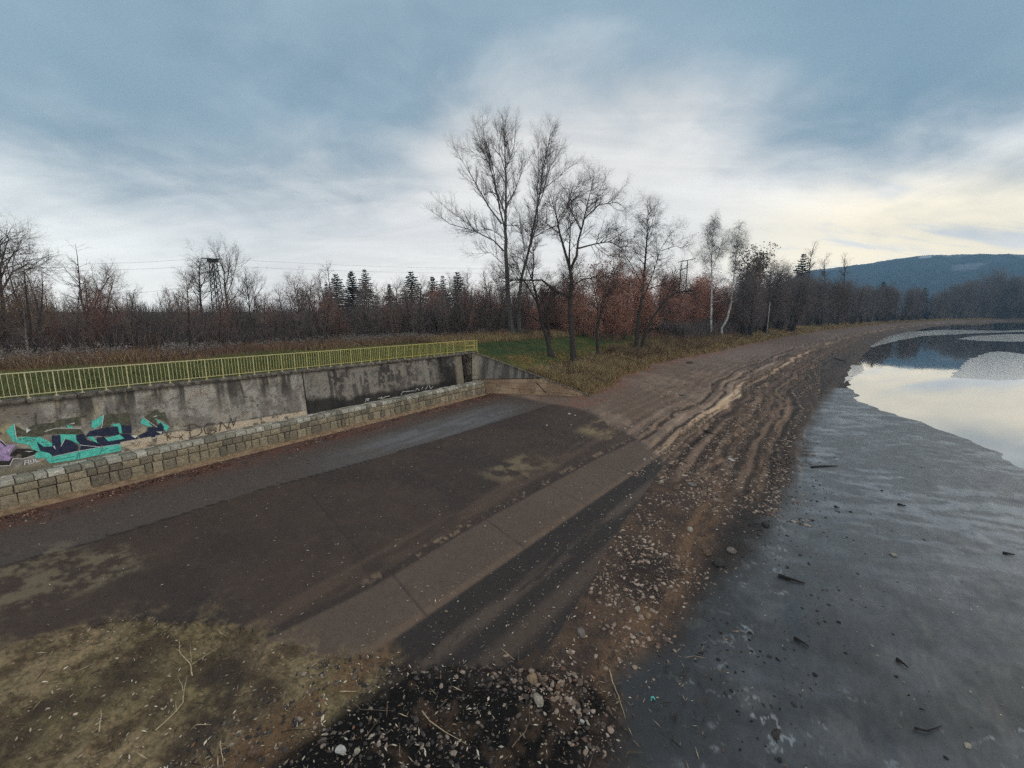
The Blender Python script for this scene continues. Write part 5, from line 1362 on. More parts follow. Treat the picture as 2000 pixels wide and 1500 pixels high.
# tussocks of long pale grass leaning over the edge of the bank
g = np.random.default_rng(120); PP = []; HH = []
for _ in range(420):
    a = 36 + 110 * g.uniform() ** 1.7; off = -abs(g.normal(0, 1.6)) + .1
    s_ = float(np.interp(a, CURVE[:, 0], CURVE[:, 1])) + float(bank_s(np.array([a]))[0]) + off
    if a < 40 and wing_t(a, s_)[1] < .6: continue
    x, y = A2W(a, s_); n = int(g.integers(30, 80)); r_ = g.uniform(.10, .32); hh_ = g.uniform(.35, 1.05)
    PP.append(np.stack([x + g.normal(0, r_, n), y + g.normal(0, r_, n)], 1)); HH.append(hh_ * g.uniform(.6, 1.1, n))
PP = np.concatenate(PP); HH = np.concatenate(HH); P = np.stack([PP[:, 0], PP[:, 1], height(PP[:, 0], PP[:, 1])], 1)
stems('dry_grass', P, HH, .035, .45, STRAW, 121)

# ------------------------------------------------------------------ leaves, gravel, stones, sticks and driftwood
def lay(n, sampler, seed):
    g = np.random.default_rng(seed); a, s = sampler(g, n)
    x, y = A2W(a, s); k = visible_np(x, y); a, s, x, y = a[k], s[k], x[k], y[k]
    return a, s, np.stack([x, y, height(x, y)], 1), g
def flat_leaves(name, P, L, g, mat, asp=.26, tilt=.35):
    n = len(P); th = g.uniform(0, 2 * math.pi, n)
    u = np.stack([np.cos(th), np.sin(th), g.normal(0, tilt * .5, n)], 1); v = np.stack([-np.sin(th), np.cos(th), g.normal(0, tilt, n)], 1)
    c0 = P + np.array([0, 0, .014]) + np.stack([0 * th, 0 * th, L * .12], 1); L = L[:, None]
    V = np.stack([c0 - u * L * .5, c0 - u * L * .1 + v * L * asp * .5 + [0, 0, .006], c0 + u * L * .5, c0 + u * L * .05 - v * L * asp * .5], 1).reshape(-1, 3)
    b = np.arange(n)[:, None] * 4
    tag(mesh_np(name, V, np.concatenate([b + np.array([[0, 1, 2]]), b + np.array([[0, 2, 3]])]), mat), kind='stuff')
PALE = mat_simple('pale_leaf', None, .7, .15, 4, islands=[(0, c(132, 126, 114)), (.25, c(104, 94, 82)), (.5, c(158, 153, 142)), (.68, c(82, 71, 60)), (.88, c(96, 70, 55))])
REDL = mat_simple('red_leaf', None, .8, .2, 4, islands=[(0, c(80, 58, 52)), (.4, c(60, 44, 42)), (.7, c(100, 76, 66)), (.9, c(132, 116, 104))])
a, s, P, g = lay(3900, lambda g, n: (g.uniform(-1, 33, n), g.uniform(.3, 18.5, n)), 201)
k = g.uniform(0, 1, len(a)) < np.clip(.25 + .9 * (s / 18) ** 2 + .5 * (fbm(a * .6, s * .6, 202, 3) > .58), 0, 1); flat_leaves('fallen_leaves', P[k], np.clip(g.lognormal(-2.8, .4, k.sum()), .025, .12), g, PALE)
a, s, P, g = lay(5000, lambda g, n: (g.uniform(1, 20, n), g.uniform(14.5, 21.5, n)), 203)
k = (near_mask(a, s) > .4) | (g.uniform(0, 1, len(a)) < .35); k &= fbm(a * .9, s * .9, 204, 3) > .3; flat_leaves('fallen_leaves', P[k], np.clip(g.lognormal(-2.75, .4, k.sum()), .025, .14), g, PALE, .30, .8)
a, s, P, g = lay(1500, lambda g, n: (g.uniform(-2, 6, n), g.uniform(8, 17, n)), 205)
k = (near_mask(a, s) > .4) & (fbm(a * .7, s * .7, 206, 3) > .5); flat_leaves('fallen_leaves', P[k], g.uniform(.05, .11, k.sum()), g, PALE, .3, .6)
a, s, P, g = lay(2200, lambda g, n: (g.uniform(3, 45, n), g.uniform(20.5, 34, n)), 207)
k = g.uniform(0, 1, len(a)) < .7; flat_leaves('fallen_leaves', P[k], g.uniform(.05, .10, k.sum()), g, PALE)
a, s, P, g = lay(9000, lambda g, n: (g.uniform(-1, 30, n), .12 + np.abs(g.normal(0, .55, n))), 208)
k = fbm(a * .7, s * 2, 209, 3) > g.uniform(.40, .62, len(a)); flat_leaves('red_leaf_litter', P[k], g.uniform(.05, .11, k.sum()), g, REDL, .55, .5)
a, s, P, g = lay(12000, lambda g, n: (g.uniform(31, 70, n), g.uniform(-4, 7, n)), 210)
k = (wing_t(a, s)[1] > .3) & (fbm(a * .5, s * .5, 211, 3) > .42) & (shore_d(a, s) < bank_s(a) + .8); flat_leaves('brown_leaf_litter', P[k], g.uniform(.08, .18, k.sum()), g, mat_simple('brown_leaf', None, .85, .2, 4, islands=[(0, c(126, 92, 60)), (.4, c(92, 66, 46)), (.7, c(150, 118, 78))]), .6, .7)

a, s, P, g = lay(9000, lambda g, n: (g.uniform(-3, 24, n), g.uniform(8, 23, n)), 212)
k = ((near_mask(a, s) > .3) | (s > 18.6)) & (fbm(a * .8, s * .8, 213, 3) > g.uniform(.35, .6, len(a))); flat_leaves('twig_litter', P[k], np.clip(g.lognormal(-1.9, .5, k.sum()), .05, .5), g, mat_simple('litter_twig', None, .9, .2, 4, islands=[(0, c(44, 38, 34)), (.35, c(70, 60, 48)), (.6, c(30, 27, 26)), (.8, c(104, 92, 74)), (.93, c(140, 128, 110))]), .07, .25)
ICO_V = []; _p = (1 + 5 ** .5) / 2
for q in ((-1, _p, 0), (1, _p, 0), (-1, -_p, 0), (1, -_p, 0), (0, -1, _p), (0, 1, _p), (0, -1, -_p), (0, 1, -_p), (_p, 0, -1), (_p, 0, 1), (-_p, 0, -1), (-_p, 0, 1)):
    ICO_V.append(np.array(q) / np.linalg.norm(q))
ICO_V = np.array(ICO_V)
ICO_F = np.array([(0, 11, 5), (0, 5, 1), (0, 1, 7), (0, 7, 10), (0, 10, 11), (1, 5, 9), (5, 11, 4), (11, 10, 2), (10, 7, 6), (7, 1, 8), (3, 9, 4), (3, 4, 2), (3, 2, 6), (3, 6, 8), (3, 8, 9), (4, 9, 5), (2, 4, 11), (6, 2, 10), (8, 6, 7), (9, 8, 1)])
STONE = mat_simple('shore_stone', None, .9, .3, 20, .4, islands=[(0, c(98, 87, 80)), (.2, c(76, 67, 63)), (.4, c(116, 103, 94)), (.6, c(58, 53, 51)), (.78, c(132, 122, 114)), (.92, c(88, 68, 60))])
DSTONE = mat_simple('dark_stone', None, .85, .3, 20, .4, islands=[(0, c(58, 54, 54)), (.3, c(44, 42, 43)), (.6, c(78, 72, 68)), (.85, c(110, 102, 96))])
def gravel(name, P, size, g, mat):
    n = len(P)
    V = ICO_V[None] * (1 + g.normal(0, .24, (n, 12, 1)))
    V = V * np.stack([g.uniform(.7, 1.4, n), g.uniform(.5, 1.0, n), g.uniform(.3, .6, n)], 1)[:, None]
    th = g.uniform(0, 6.3, n); co_, si = np.cos(th), np.sin(th)
    X = V[..., 0] * co_[:, None] - V[..., 1] * si[:, None]; Y = V[..., 0] * si[:, None] + V[..., 1] * co_[:, None]
    tl = g.normal(0, .25, (n, 1)); Z = V[..., 2] + X * tl
    V = np.stack([X, Y, Z], 2) * (size * .5)[:, None, None] + P[:, None] + np.array([0, 0, 1.0]) * (size * -.02)[:, None, None]
    T = (np.arange(n)[:, None, None] * 12 + ICO_F[None]).reshape(-1, 3)
    tag(mesh_np(name, V.reshape(-1, 3), T, mat), kind='stuff')
a, s, P, g = lay(42000, lambda g, n: (22 + 75 * g.uniform(0, 1, n) ** 1.6, g.uniform(8, 25, n)), 221)
z, _, _, _ = zone_and_colour(P[:, 0], P[:, 1]); sd = shore_d(a, s)
wq_ = sd + 2.2 * (fbm(a * .10, s * .10, 3, 3) - .5) * sm(a, 26, 40) + .5 * (fbm(a * .3, s * .5, 61, 3) - .5)
k = ((z == 2) | (g.uniform(0, 1, len(a)) < .22)) & ((1 - fbm(wq_ * 1.9, a * .06, 62, 3)) * (.55 + .75 * fbm(a * .5, s * .5, 222, 3)) * (.72 + .5 * sm(sd, 12, 19)) > g.uniform(.40, .74, len(a)))
gravel('gravel', P[k], .04 + .22 * g.uniform(0, 1, k.sum()) ** 3.2 + .0012 * (a[k] - 20).clip(0), g, STONE)
a, s, P, g = lay(9000, lambda g, n: (g.uniform(7, 27, n), g.normal(19.9, 1.1, n)), 223)
z, _, _, _ = zone_and_colour(P[:, 0], P[:, 1])
k = ((z == 2) | (g.uniform(0, 1, len(a)) < .15)) & (fbm(a * .8, s * .8, 224, 3) > g.uniform(.34, .64, len(a))); gravel('gravel', P[k], .03 + .17 * g.uniform(0, 1, k.sum()) ** 3.4, g, STONE)
a, s, P, g = lay(5200, lambda g, n: (g.uniform(1.5, 9, n), g.uniform(14.5, 21, n)), 225)
k = (near_mask(a, s) > .3) & (fbm(a * 1.1, s * 1.1, 226, 3) > .36); gravel('gravel', P[k], .02 + .13 * g.uniform(0, 1, k.sum()) ** 3.4, g, DSTONE)
a, s, P, g = lay(700, lambda g, n: (g.uniform(-2, 5, n), g.uniform(9, 16, n)), 227)
k = (near_mask(a, s) > .4) & (fbm(a * .8, s * .8, 228, 3) > .5); gravel('gravel', P[k], .03 + .06 * g.uniform(0, 1, k.sum()) ** 2, g, STONE)
a, s, P, g = lay(1100, lambda g, n: (g.uniform(6, 40, n), 22 + np.abs(g.normal(0, 2.2, n))), 229)
k = fbm(a * .5, s * .5, 230, 3) > .42; gravel('mud_clods', P[k], .04 + .12 * g.uniform(0, 1, k.sum()) ** 2.5, g, mat_simple('clod', None, .9, .3, 20, .4, islands=[(0, c(34, 33, 34)), (.5, c(26, 25, 26)), (.8, c(48, 46, 46))]))

# larger stones, one by one
def rock(px, py, size, mat, label, seed, flat=.6, long=1.3, cat='stone'):
    b = ground_hit(px, py); r = np.random.default_rng(seed); size *= .78
    bm_v = [v for v in ICO_V]; F = [tuple(f) for f in ICO_F]
    for _ in range(2):                           # subdivide to a rounded, lumpy stone
        mid = {}; nf = []
        def m(i, j):
            key = (min(i, j), max(i, j))
            if key not in mid:
                v = bm_v[i] + bm_v[j]; bm_v.append(v / np.linalg.norm(v)); mid[key] = len(bm_v) - 1
            return mid[key]
        for i, j, k in F:
            x, y, z = m(i, j), m(j, k), m(k, i); nf += [(i, x, z), (j, y, x), (k, z, y), (x, y, z)]
        F = nf
    V = np.array(bm_v)
    cut = r.normal(0, 1, (7, 3)); cut /= np.linalg.norm(cut, axis=1, keepdims=True)
    for q in cut:                                # broken facets
        d = V @ q; lim = r.uniform(.62, .9); V = V - np.where(d > lim, d - lim, 0)[:, None] * q * .9
    V = V * (1 + .05 * r.normal(0, 1, (len(V), 1))) * np.array([long, 1.0, flat * 1.25]) * size * .5
    th = r.uniform(0, 3.1); R = np.array([[math.cos(th), -math.sin(th), 0], [math.sin(th), math.cos(th), 0], [0, 0, 1]])
    o = mesh_np('stone' if cat == 'stone' else cat, V @ R.T, np.array(F), mat)
    o.location = b + Vector((0, 0, size * flat * .22)); tag(o, label, cat)
ROCKM = {k: mat_simple(k + '_rock', v, .9, .4, 9, .5, v * .55) for k, v in (('tan', c(118, 102, 84)), ('pale', c(150, 140, 124, 1.7)), ('dark', c(50, 48, 48)), ('grey', c(98, 93, 90)), ('white', c(196, 190, 182, 1.3)), ('brown', c(82, 67, 56)))}
for i, (x, y, sz, mt, lab, fl, lg) in enumerate((
    (1040, 1328, .34, 'tan', 'rounded tan boulder, largest stone among the twigs at the shore corner', .8, 1.1), (1052, 1370, .30, 'pale', 'long pale pointed stone just below the rounded tan boulder', .5, 1.8),
    (665, 1468, .24, 'white', 'white angular stone at the edge of the black mud', .7, 1.4), (698, 1468, .16, 'pale', 'small yellowish stone right of the white angular stone', .7, 1.1), (500, 1472, .28, 'brown', 'brown rounded stone in dark soil at the bottom edge', .6, 1.5),
    (1405, 1102, .55, 'dark', 'blocky dark stone where the sandy bank meets the grey silt', .6, 1.2), (1495, 1027, .45, 'dark', 'dark oval stone on the wet edge of the grey silt', .6, 1.3), (1266, 1205, .24, 'tan', 'yellowish square stone among the pebbles on the orange sand', .7, 1.2),
    (1135, 1237, .30, 'grey', 'long grey stone in the pebble patch below the asphalt', .5, 1.9), (1245, 1190, .22, 'pale', 'flat pale stone above the yellowish square stone', .4, 1.7), (1292, 942, .30, 'pale', 'pale stone alone at the end of the tan asphalt stripe', .7, 1.1),
    (1350, 946, .55, 'grey', 'flat grey slab tilted among the shore gravel', .3, 1.6), (1428, 898, .36, 'white', 'white flat stone in the upper gravel bank', .4, 1.7), (1348, 1036, .34, 'pale', 'pale rounded stone in the middle of the gravel bank', .7, 1.2),
    (1428, 1077, .40, 'grey', 'grey stone near the dark blocky one', .6, 1.2), (1380, 1080, .40, 'brown', 'dark brown flat stone beside the gravel bank edge', .4, 1.7), (1112, 809, .24, 'white', 'white pebble on the asphalt, left one of a close pair', .6, 1.4), (1123, 812, .22, 'white', 'white pebble on the asphalt, right one of a close pair', .7, 1.1),
    (1068, 831, .18, 'white', 'single white pebble on the asphalt left of the close pair', .7, 1.1), (1259, 898, .18, 'white', 'small white pebble on the pale concrete strip', .7, 1.1), (1333, 772, .9, 'grey', 'broken grey slab lying on the upper shore', .25, 2.2),
    (1346, 709, 1.1, 'dark', 'dark flat rock at the foot of the grassy bank', .3, 1.9), (1745, 1085, .26, 'pale', 'pale lump lying on the grey silt', .6, 1.4), (1515, 1435, .22, 'dark', 'dark stone sunk in silt at the lower right', .4, 1.6), (1890, 1457, .16, 'pale', 'pale stone in the weedy patch at the bottom right', .5, 1.5))):
    rock(x, y, sz, ROCKM[mt], lab, 300 + i, fl, lg)

# sticks and driftwood
WOODM = {'pale': mat_simple('bleached_twig', c(150, 138, 116), .85, .3, 6), 'dark': mat_simple('wet_wood', c(40, 36, 34), .8, .4, 6, .5, c(24, 22, 22)), 'grey': mat_simple('grey_wood', c(98, 88, 78), .9, .4, 5, .5, c(60, 54, 50))}
def stick(name, polys, r0, mat, label, lift=.03, cat='stick'):
    b = ground_hit(*polys[0][0]); root = empty(name, b, label, cat) if len(polys) > 1 else None
    for i, pl in enumerate(polys):
        m = MB(); pts = []
        for j, (x, y) in enumerate(pl):
            p = ground_hit(x, y) - b; p.z += lift + (.02 * (j % 2)); pts.append(p)
        fine = []
        for p, q in zip(pts[:-1], pts[1:]):
            for j in range(3): fine.append(p.lerp(q, j / 3) + Vector((RNG.normal(0, .006), RNG.normal(0, .006), RNG.normal(0, .004) + .008 * (j == 1))))
        fine.append(pts[-1])
        r = r0 * (1 if i == 0 else .6); m.tube(fine, [r * (1 - .7 * j / (len(fine) - 1)) for j in range(len(fine))], 6)
        o = m.build('stem' if i == 0 and root else 'twig' if root else name, WOODM[mat], root, True, False)
        if not root: o.location = b; tag(o, label, cat)
stick('forked_twig', [[(376, 1322), (372, 1300), (352, 1276), (350, 1250)], [(373, 1302), (400, 1285), (432, 1264)], [(374, 1296), (372, 1262)], [(354, 1278), (345, 1270)]], .014, 'pale', 'forked bleached twig lying on the olive sand, upper of two')
stick('forked_twig', [[(305, 1428), (340, 1398), (358, 1374), (360, 1350), (366, 1322)], [(359, 1352), (349, 1326)], [(345, 1392), (344, 1372)]], .013, 'pale', 'long forked bleached twig on the olive sand, lower of two')
for pl, r, mt, lab in (([(194, 1432), (199, 1405), (198, 1384)], .012, 'pale', 'short upright-lying twig on the sand near the left edge'), ([(430, 1450), (434, 1475), (438, 1500)], .013, 'pale', 'pale twig running out of the bottom edge'), ([(383, 1418), (413, 1419)], .011, 'pale', 'short pale twig right of the long forked one'),
    ([(824, 1390), (840, 1412), (870, 1432), (912, 1458)], .014, 'pale', 'long pale bent twig on the black mud'), ([(690, 1376), (705, 1390), (770, 1391)], .014, 'grey', 'grey twig lying along the top of the black mud'), ([(665, 1353), (696, 1354)], .016, 'pale', 'short straight pale twig above the black mud'),
    ([(1000, 1462), (1026, 1432), (1034, 1412), (1034, 1388)], .014, 'grey', 'curved grey twig left of the white can'), ([(1190, 1310), (1200, 1345), (1208, 1362), (1221, 1406)], .016, 'pale', 'long bleached twig on the dark silt'), ([(1072, 1268), (1090, 1292), (1104, 1312)], .012, 'grey', 'thin twig above the rounded tan boulder'),
    ([(1150, 1500), (1158, 1475), (1170, 1452)], .012, 'grey', 'thin twig rising from the bottom edge right of the white can'), ([(1150, 1365), (1190, 1395), (1240, 1452)], .020, 'dark', 'long dark wet stick across the silt'), ([(550, 1432), (615, 1426)], .012, 'dark', 'dark straight twig on the sand by the white angular stone'),
    ([(715, 1440), (735, 1415), (745, 1400)], .010, 'grey', 'thin grey twig left of the long bent twig'), ([(980, 1270), (1005, 1292)], .012, 'pale', 'pale twig in the pebbles at the end of the dark stripe'), ([(1012, 1262), (1014, 1300), (1030, 1285)], .010, 'grey', 'small crooked twig beside the pebble corner')):
    stick('twig', [pl], r, mt, lab)
for pl, r, mt, lab in (([(1585, 914), (1610, 912), (1636, 911)], .085, 'dark', 'straight dark driftwood log on the pale silt'), ([(1506, 895), (1520, 902), (1534, 908)], .09, 'grey', 'grey plank at the wet edge left of the straight log'), ([(1520, 1126), (1545, 1134), (1572, 1141)], .075, 'dark', 'thick dark branch at the edge of the silt'),
    ([(1552, 1248), (1566, 1257), (1580, 1266)], .05, 'dark', 'short dark stick below the thick dark branch'), ([(1752, 1290), (1762, 1298), (1774, 1306)], .05, 'dark', 'isolated dark bark piece on the silt'), ([(1753, 986), (1770, 990)], .06, 'dark', 'small dark driftwood piece on the pale silt'), ([(1960, 1082), (1982, 1086)], .06, 'dark', 'dark rooty clump near the right edge'),
    ([(1376, 842), (1390, 848), (1404, 851)], .08, 'dark', 'dark plank on the black drift line of the shore'), ([(1630, 700), (1650, 706)], .12, 'dark', 'dark driftwood near the water edge'), ([(1630, 990), (1640, 994)], .05, 'dark', 'stubby dark stick below the straight log'), ([(1785, 1425), (1812, 1432), (1840, 1420)], .03, 'dark', 'dark forked weed strand at the bottom right')):
    stick('driftwood', [pl], r, mt, lab, .04, 'driftwood')
def can(px, py):
    b = ground_hit(px, py); root = empty('drink_can', b, 'crumpled white drink can on the black mud', 'can'); m = MB()
    d = Vector((.5, -.8, .25)).normalized(); p = Vector((0, 0, .05))
    m.tube([p, p + d * .02, p + d * .11, p + d * .125], [.026, .034, .034, .028], 12, True); m.build('body', ROCKM['white'], root, True, False)
    m = MB(); m.tube([p + d * .1252, p + d * .128], [.026, .026], 12, True); m.build('lid', ROCKM['dark'], root, False, False)
can(1134, 1410)
b = ground_hit(1272, 1368); m = MB(); m.tube([(0, 0, .0), (.01, .03, .05), (.06, .04, .06), (.09, .0, .02)], [.02, .022, .018, .012], 6); o = m.build('plastic_scrap', PAINT['teal'], None, False, False); o.location = b; tag(o, 'small turquoise plastic scrap on the dark silt', 'litter')

# ------------------------------------------------------------------ power line and pole
STEEL = mat_simple('dark_steel', (.03, .03, .032), .7, .3, 3); WIRE = mat_simple('wire', (.06, .06, .065), .6, .1, 1)
def pylon():
    b = edge_hit(426, 74); top = at_depth(417, 506, 74); Hh = top.z - b.z
    root = empty('lattice_pylon', b, 'dark steel lattice pylon rising from the wood', 'pylon')
    w0, w1 = 1.15, .62
    cor = lambda k, t: Vector((((-1, 1, 1, -1)[k]) * (w0 + (w1 - w0) * t) / 1.6, ((-1, -1, 1, 1)[k]) * (w0 + (w1 - w0) * t) / 1.6, Hh * t - .2 * (1 - t)))
    for k in range(4):
        m = MB(); m.bar(cor(k, 0), cor(k, 1), .11); m.build('leg', STEEL, root, False, False)
    m = MB(); n = 11
    for i in range(n):
        t0, t1 = i / n, (i + 1) / n
        for k in range(4):
            q = (k + 1) % 4; m.bar(cor(k, t0), cor(q, t1), .05); m.bar(cor(q, t0), cor(k, t1), .05); m.bar(cor(k, t1), cor(q, t1), .05)
    m.build('bracing', STEEL, root, False, False)
    m = MB(); m.bar((-1.5, 0, Hh + .12), (1.5, .3, Hh + .02), .14); m.hexa([(-.62, -.55, Hh - .5), (.62, -.55, Hh - .5), (.62, .55, Hh - .5), (-.62, .55, Hh - .5), (-.62, -.55, Hh - .02), (.62, -.55, Hh - .02), (.62, .55, Hh - .02), (-.62, .55, Hh - .02)])
    m.build('crossarm', STEEL, root, False, False)
    for x, z in ((-1.45, Hh + .12), (1.3, Hh - 1.1), (1.0, Hh - 1.9)):
        m = MB(); m.tube([(x, 0, z), (x - .5, -.05, z + .02)], [.07, .05], 6); m.build('insulator', STEEL, root, False, False)
    m = MB(); m.bar((.4, 0, Hh - 1.1), (1.35, 0, Hh - 1.1), .08); m.bar((.4, 0, Hh - 1.9), (1.05, 0, Hh - 1.9), .07); m.build('side_arm', STEEL, root, False, False)
    return b, Hh
PB, PH = pylon()
def h_pole():
    b = edge_hit(1337, 150); z1 = at_depth(1337, 508, 150).z; root = empty('power_pole', b, 'dark timber power pole with a tilted crossarm above the rusty thicket', 'pole')
    m = MB(); m.tube([(0, 0, -.2), (0, 0, z1 - b.z)], [.20, .15], 8); m.build('post', STEEL, root, False, False)
    m = MB(); m.tube([(-1.9, .5, -.2), (-1.9, .5, z1 - b.z - 1.0)], [.20, .15], 8); m.build('post', STEEL, root, False, False)
    m = MB(); m.bar((-3.2, 0, z1 - b.z - .7), (2.6, 0, z1 - b.z + .5), .25); m.bar((-3.0, 0, z1 - b.z - 3.2), (.2, 0, z1 - b.z - 2.6), .2); m.build('crossarm', STEEL, root, False, False)
    return b + Vector((0, 0, z1 - b.z))
HP = h_pole()
def wire(p, q, sag, label):
    m = MB(); pts = [p.lerp(q, i / 24) - Vector((0, 0, sag * 4 * (i / 24) * (1 - i / 24))) for i in range(25)]
    m.tube(pts, .013, 4); o = m.build('power_wire', WIRE); tag(o, label, 'wire', 'wires strung from the pylon')
lf = [(-40, 517, 60), (-40, 529, 60), (-40, 590, 60)]
for i, (x, y, dep) in enumerate(lf):
    p = PB + Vector((-1.9 + .9 * i, 0, PH + .14 - 1.1 * (i > 0) - 3.2 * (i > 1)))
    q = at_depth(x, y - 4, dep) ; wire(q, p, .5, ('topmost', 'middle', 'lowest')[i] + ' wire running left from the lattice pylon')
for i in range(2):
    p = PB + Vector((1.4, 0, PH + .05 - 1.15 * i)); wire(p, HP + Vector((-2.2 + 2.4 * i, 0, .1 - .9 * i)), 2.2, ('upper', 'lower')[i] + ' wire sagging right from the lattice pylon')
def white_pole():
    b = bank_hit(1502, .4); z1 = at_depth(1502, 590, b.y).z
    root = empty('white_pole', b, 'slender white pole standing on the grassy bank', 'pole')
    m = MB(); m.tube([(0, 0, -.2), (.04, 0, z1 - b.z)], [.10, .08], 8); m.build('shaft', ROCKM['white'], root, True, False)
    m = MB(); m.tube([(.04, 0, z1 - b.z), (.04, 0, z1 - b.z + .06)], [.11, .09], 8); m.build('cap', ROCKM['grey'], root, False, False)
white_pole()


# ------------------------------------------------------------------ sky
def cs(r, g, b, k=1):
    v = np.array([r, g, b], float) / 255.0
    return k * ((v + 0.055) / 1.055) ** 2.4
def build_world():
    w = bpy.data.worlds.new('World'); scene.world = w; w.use_nodes = True
    nt = w.node_tree; nt.nodes.clear()
    out = nd(nt, 'ShaderNodeOutputWorld'); bg = nd(nt, 'ShaderNodeBackground'); nt.links.new(bg.outputs[0], out.inputs[0])
    d = nd(nt, 'ShaderNodeTexCoord').outputs['Generated']
    sep = nd(nt, 'ShaderNodeSeparateXYZ'); nt.links.new(d, sep.inputs[0])
    x, y, z = sep.outputs
    el = mth(nt, 'MULTIPLY', mth(nt, 'ARCSINE', z), 180 / math.pi)
    az = mth(nt, 'MULTIPLY', mth(nt, 'ARCTAN2', x, y), 180 / math.pi)
    zz = mth(nt, 'ADD', mth(nt, 'MAXIMUM', z, 0.0), 0.24)
    cb = nd(nt, 'ShaderNodeCombineXYZ')
    nt.links.new(mth(nt, 'DIVIDE', x, zz), cb.inputs[0]); nt.links.new(mth(nt, 'DIVIDE', y, zz), cb.inputs[1])
    P = cb.outputs[0]
    n_big = noise(nt, 0.8, 4, P, 0.55, 0.5).outputs[0]
    n_mid = noise(nt, 2.4, 5, P, 0.55, 0.3).outputs[0]
    mp = nd(nt, 'ShaderNodeMapping'); mp.inputs['Rotation'].default_value = (0, 0, math.radians(38)); mp.inputs['Scale'].default_value = (0.7, 2.6, 1); nt.links.new(P, mp.inputs[0])
    n_str = noise(nt, 1.9, 6, mp.outputs[0], 0.6, 0.6).outputs[0]
    # grey-blue deck
    deck = mixc(nt, maprange(nt, n_big, 0.34, 0.66), cs(126, 148, 163, 1), cs(156, 176, 188, 1))
    deck = mixc(nt, mth(nt, 'MULTIPLY', maprange(nt, n_mid, 0.42, 0.74), 0.6), deck, cs(168, 188, 199, 1))
    deck = mixc(nt, mth(nt, 'MULTIPLY', maprange(nt, n_str, 0.48, 0.80), 0.09), deck, cs(106, 130, 147, 1))
    deck = mixc(nt, mth(nt, 'MULTIPLY', maprange(nt, az, -10.0, -50.0), 0.25), deck, cs(150, 178, 188, 1))
    deck = mixc(nt, mth(nt, 'MULTIPLY', maprange(nt, az, 12.0, 40.0), 0.7), deck, cs(112, 142, 160, 1))
    deck = mixc(nt, maprange(nt, el, 36.0, 62.0), deck, cs(196, 188, 178, 1))     # unseen overhead sky, invented pale and warm to brighten and warm the ground
    # bright band where the deck thins toward the horizon
    fc = nd(nt, 'ShaderNodeFloatCurve'); cu = fc.mapping.curves[0]
    pts = [(-180, 11), (-75, 9), (-48, 10.0), (-30, 11.0), (-17, 13.0), (-6, 19.5), (3, 22), (12, 22), (24, 17.5), (34, 13.5), (46, 10.5), (80, 10), (180, 11)]
    xs = [((q + 180) / 360, v / 40) for q, v in pts]
    cu.points[0].location = xs[0]; cu.points[1].location = xs[-1]
    for q in xs[1:-1]: cu.points.new(*q)
    fc.mapping.update()
    nt.links.new(mth(nt, 'DIVIDE', mth(nt, 'ADD', az, 180), 360), fc.inputs['Value'])
    thr = mth(nt, 'MULTIPLY', fc.outputs[0], 40)
    wob = mth(nt, 'ADD', mth(nt, 'MULTIPLY', mth(nt, 'SUBTRACT', n_mid, 0.5), 15), mth(nt, 'MULTIPLY', mth(nt, 'SUBTRACT', n_str, 0.5), 3))
    diff = mth(nt, 'ADD', mth(nt, 'SUBTRACT', thr, el), wob)
    m = maprange(nt, diff, -10.0, 5.5)
    br = mixc(nt, maprange(nt, n_str, 0.32, 0.70), cs(241, 234, 225, 1), cs(255, 249, 240, 1))
    br = mixc(nt, mth(nt, 'MULTIPLY', maprange(nt, az, -15.0, -45.0), 0.5), br, cs(212, 218, 216, 1))
    warm = mth(nt, 'MULTIPLY', maprange(nt, az, 16.0, 42.0), mth(nt, 'MULTIPLY', maprange(nt, el, 2.0, 6.0), maprange(nt, el, 15.0, 8.5)))
    br = mixc(nt, mth(nt, 'MULTIPLY', warm, maprange(nt, n_str, 0.30, 0.46)), br, cs(255, 236, 198, 1) * 1.2)
    glow = maprange(nt, el, 22.0, 2.0, 1.0, 1.7); gs = nd(nt, 'ShaderNodeVectorMath', operation='SCALE'); nt.links.new(br, gs.inputs[0]); nt.links.new(mth(nt, 'MULTIPLY', glow, maprange(nt, az, 15.0, 45.0, 1.0, 1.2)), gs.inputs['Scale'])
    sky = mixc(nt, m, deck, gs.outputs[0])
    ns = nd(nt, 'ShaderNodeTexSky'); ns.sky_type = 'NISHITA'; ns.sun_disc = False
    ns.sun_elevation = SUN_EL; ns.sun_rotation = SUN_AZ
    nsc = nd(nt, 'ShaderNodeVectorMath', operation='SCALE'); nt.links.new(ns.outputs[0], nsc.inputs[0]); nsc.inputs['Scale'].default_value = 0.10
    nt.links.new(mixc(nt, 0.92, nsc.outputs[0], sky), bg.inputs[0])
    bg.inputs[1].default_value = 1.28
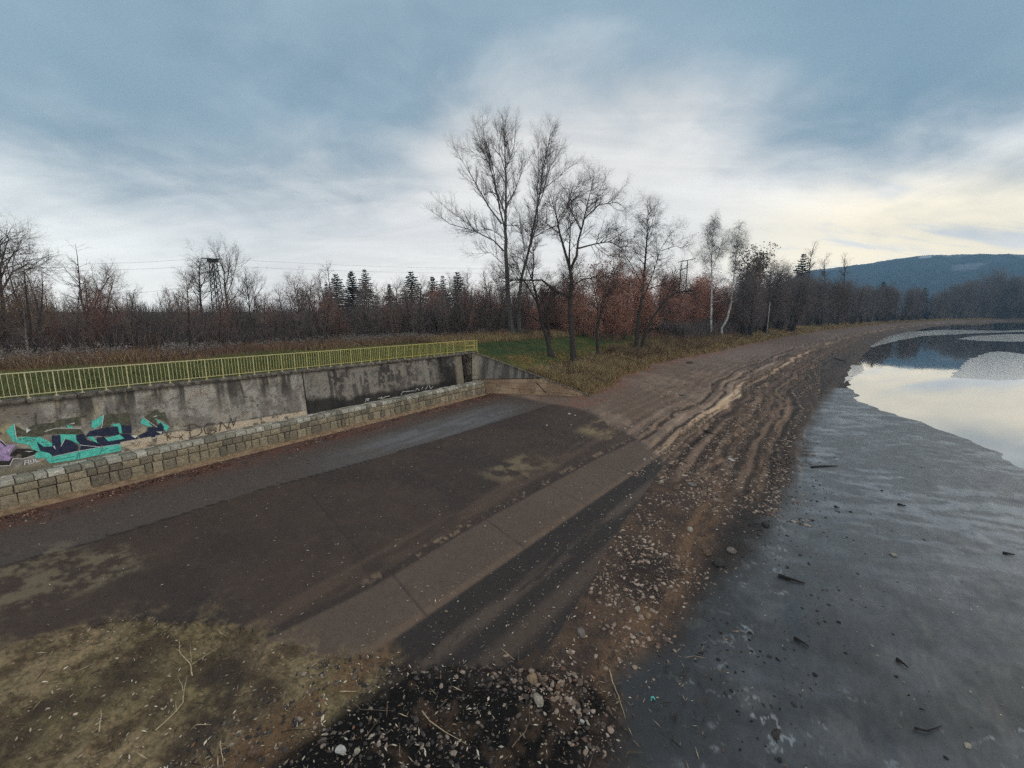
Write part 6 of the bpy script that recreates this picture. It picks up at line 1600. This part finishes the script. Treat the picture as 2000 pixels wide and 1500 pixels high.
SUN_EL, SUN_AZ = math.radians(25), math.radians(72)
build_world()
sun = bpy.data.lights.new('Sun', 'SUN'); sun.energy = 0.7; sun.angle = math.radians(40); sun.color = (1.0, 0.86, 0.70)
so = bpy.data.objects.new('Sun', sun); COL.objects.link(so)
sd_ = Vector((math.sin(SUN_AZ) * math.cos(SUN_EL), math.cos(SUN_AZ) * math.cos(SUN_EL), math.sin(SUN_EL)))
so.rotation_euler = sd_.to_track_quat('Z', 'Y').to_euler(); so.location = (60, 40, 80)

def haze():
    m = MB(); b = -6
    x0, x1, y0, y1, t = -1500, 3080, -700, 2800, 520
    m.hexa([(x0, y0, b), (x1, y0, b), (x1, y1, b), (x0, y1, b), (x0, y0, t), (x1, y0, t), (x1, y1, t), (x0, y1, t)])
    mt = bpy.data.materials.new('haze_air'); mt.use_nodes = True; nt = mt.node_tree; nt.nodes.clear()
    out = nt.nodes.new('ShaderNodeOutputMaterial'); v = nt.nodes.new('ShaderNodeVolumePrincipled'); v.inputs['Color'].default_value = (.38, .67, 1.0, 1); v.inputs['Density'].default_value = 0.00033; v.inputs['Anisotropy'].default_value = 0.2
    nt.links.new(v.outputs[0], out.inputs['Volume'])
    tag(m.build('haze', mt), kind='stuff')
haze()

# ------------------------------------------------------------------ camera and render
cam = bpy.data.cameras.new('Camera'); cam.sensor_width = 36; cam.lens = 36 * F_PX / 2000; cam.clip_end = 12000; cam.clip_start = 0.1
co_ = bpy.data.objects.new('Camera', cam); COL.objects.link(co_); co_.location = (0, 0, HC); co_.rotation_euler = (math.pi / 2 - PITCH, 0, 0)
scene.camera = co_
scene.view_settings.view_transform = 'Standard'; scene.view_settings.look = 'None'
scene.view_settings.exposure = 0; scene.view_settings.gamma = 1
cy = scene.cycles
cy.max_bounces = 5; cy.diffuse_bounces = 2; cy.glossy_bounces = 3; cy.transmission_bounces = 2; cy.volume_bounces = 0; cy.transparent_max_bounces = 6
cy.use_adaptive_sampling = True; cy.adaptive_threshold = 0.01
cy.use_denoising = False
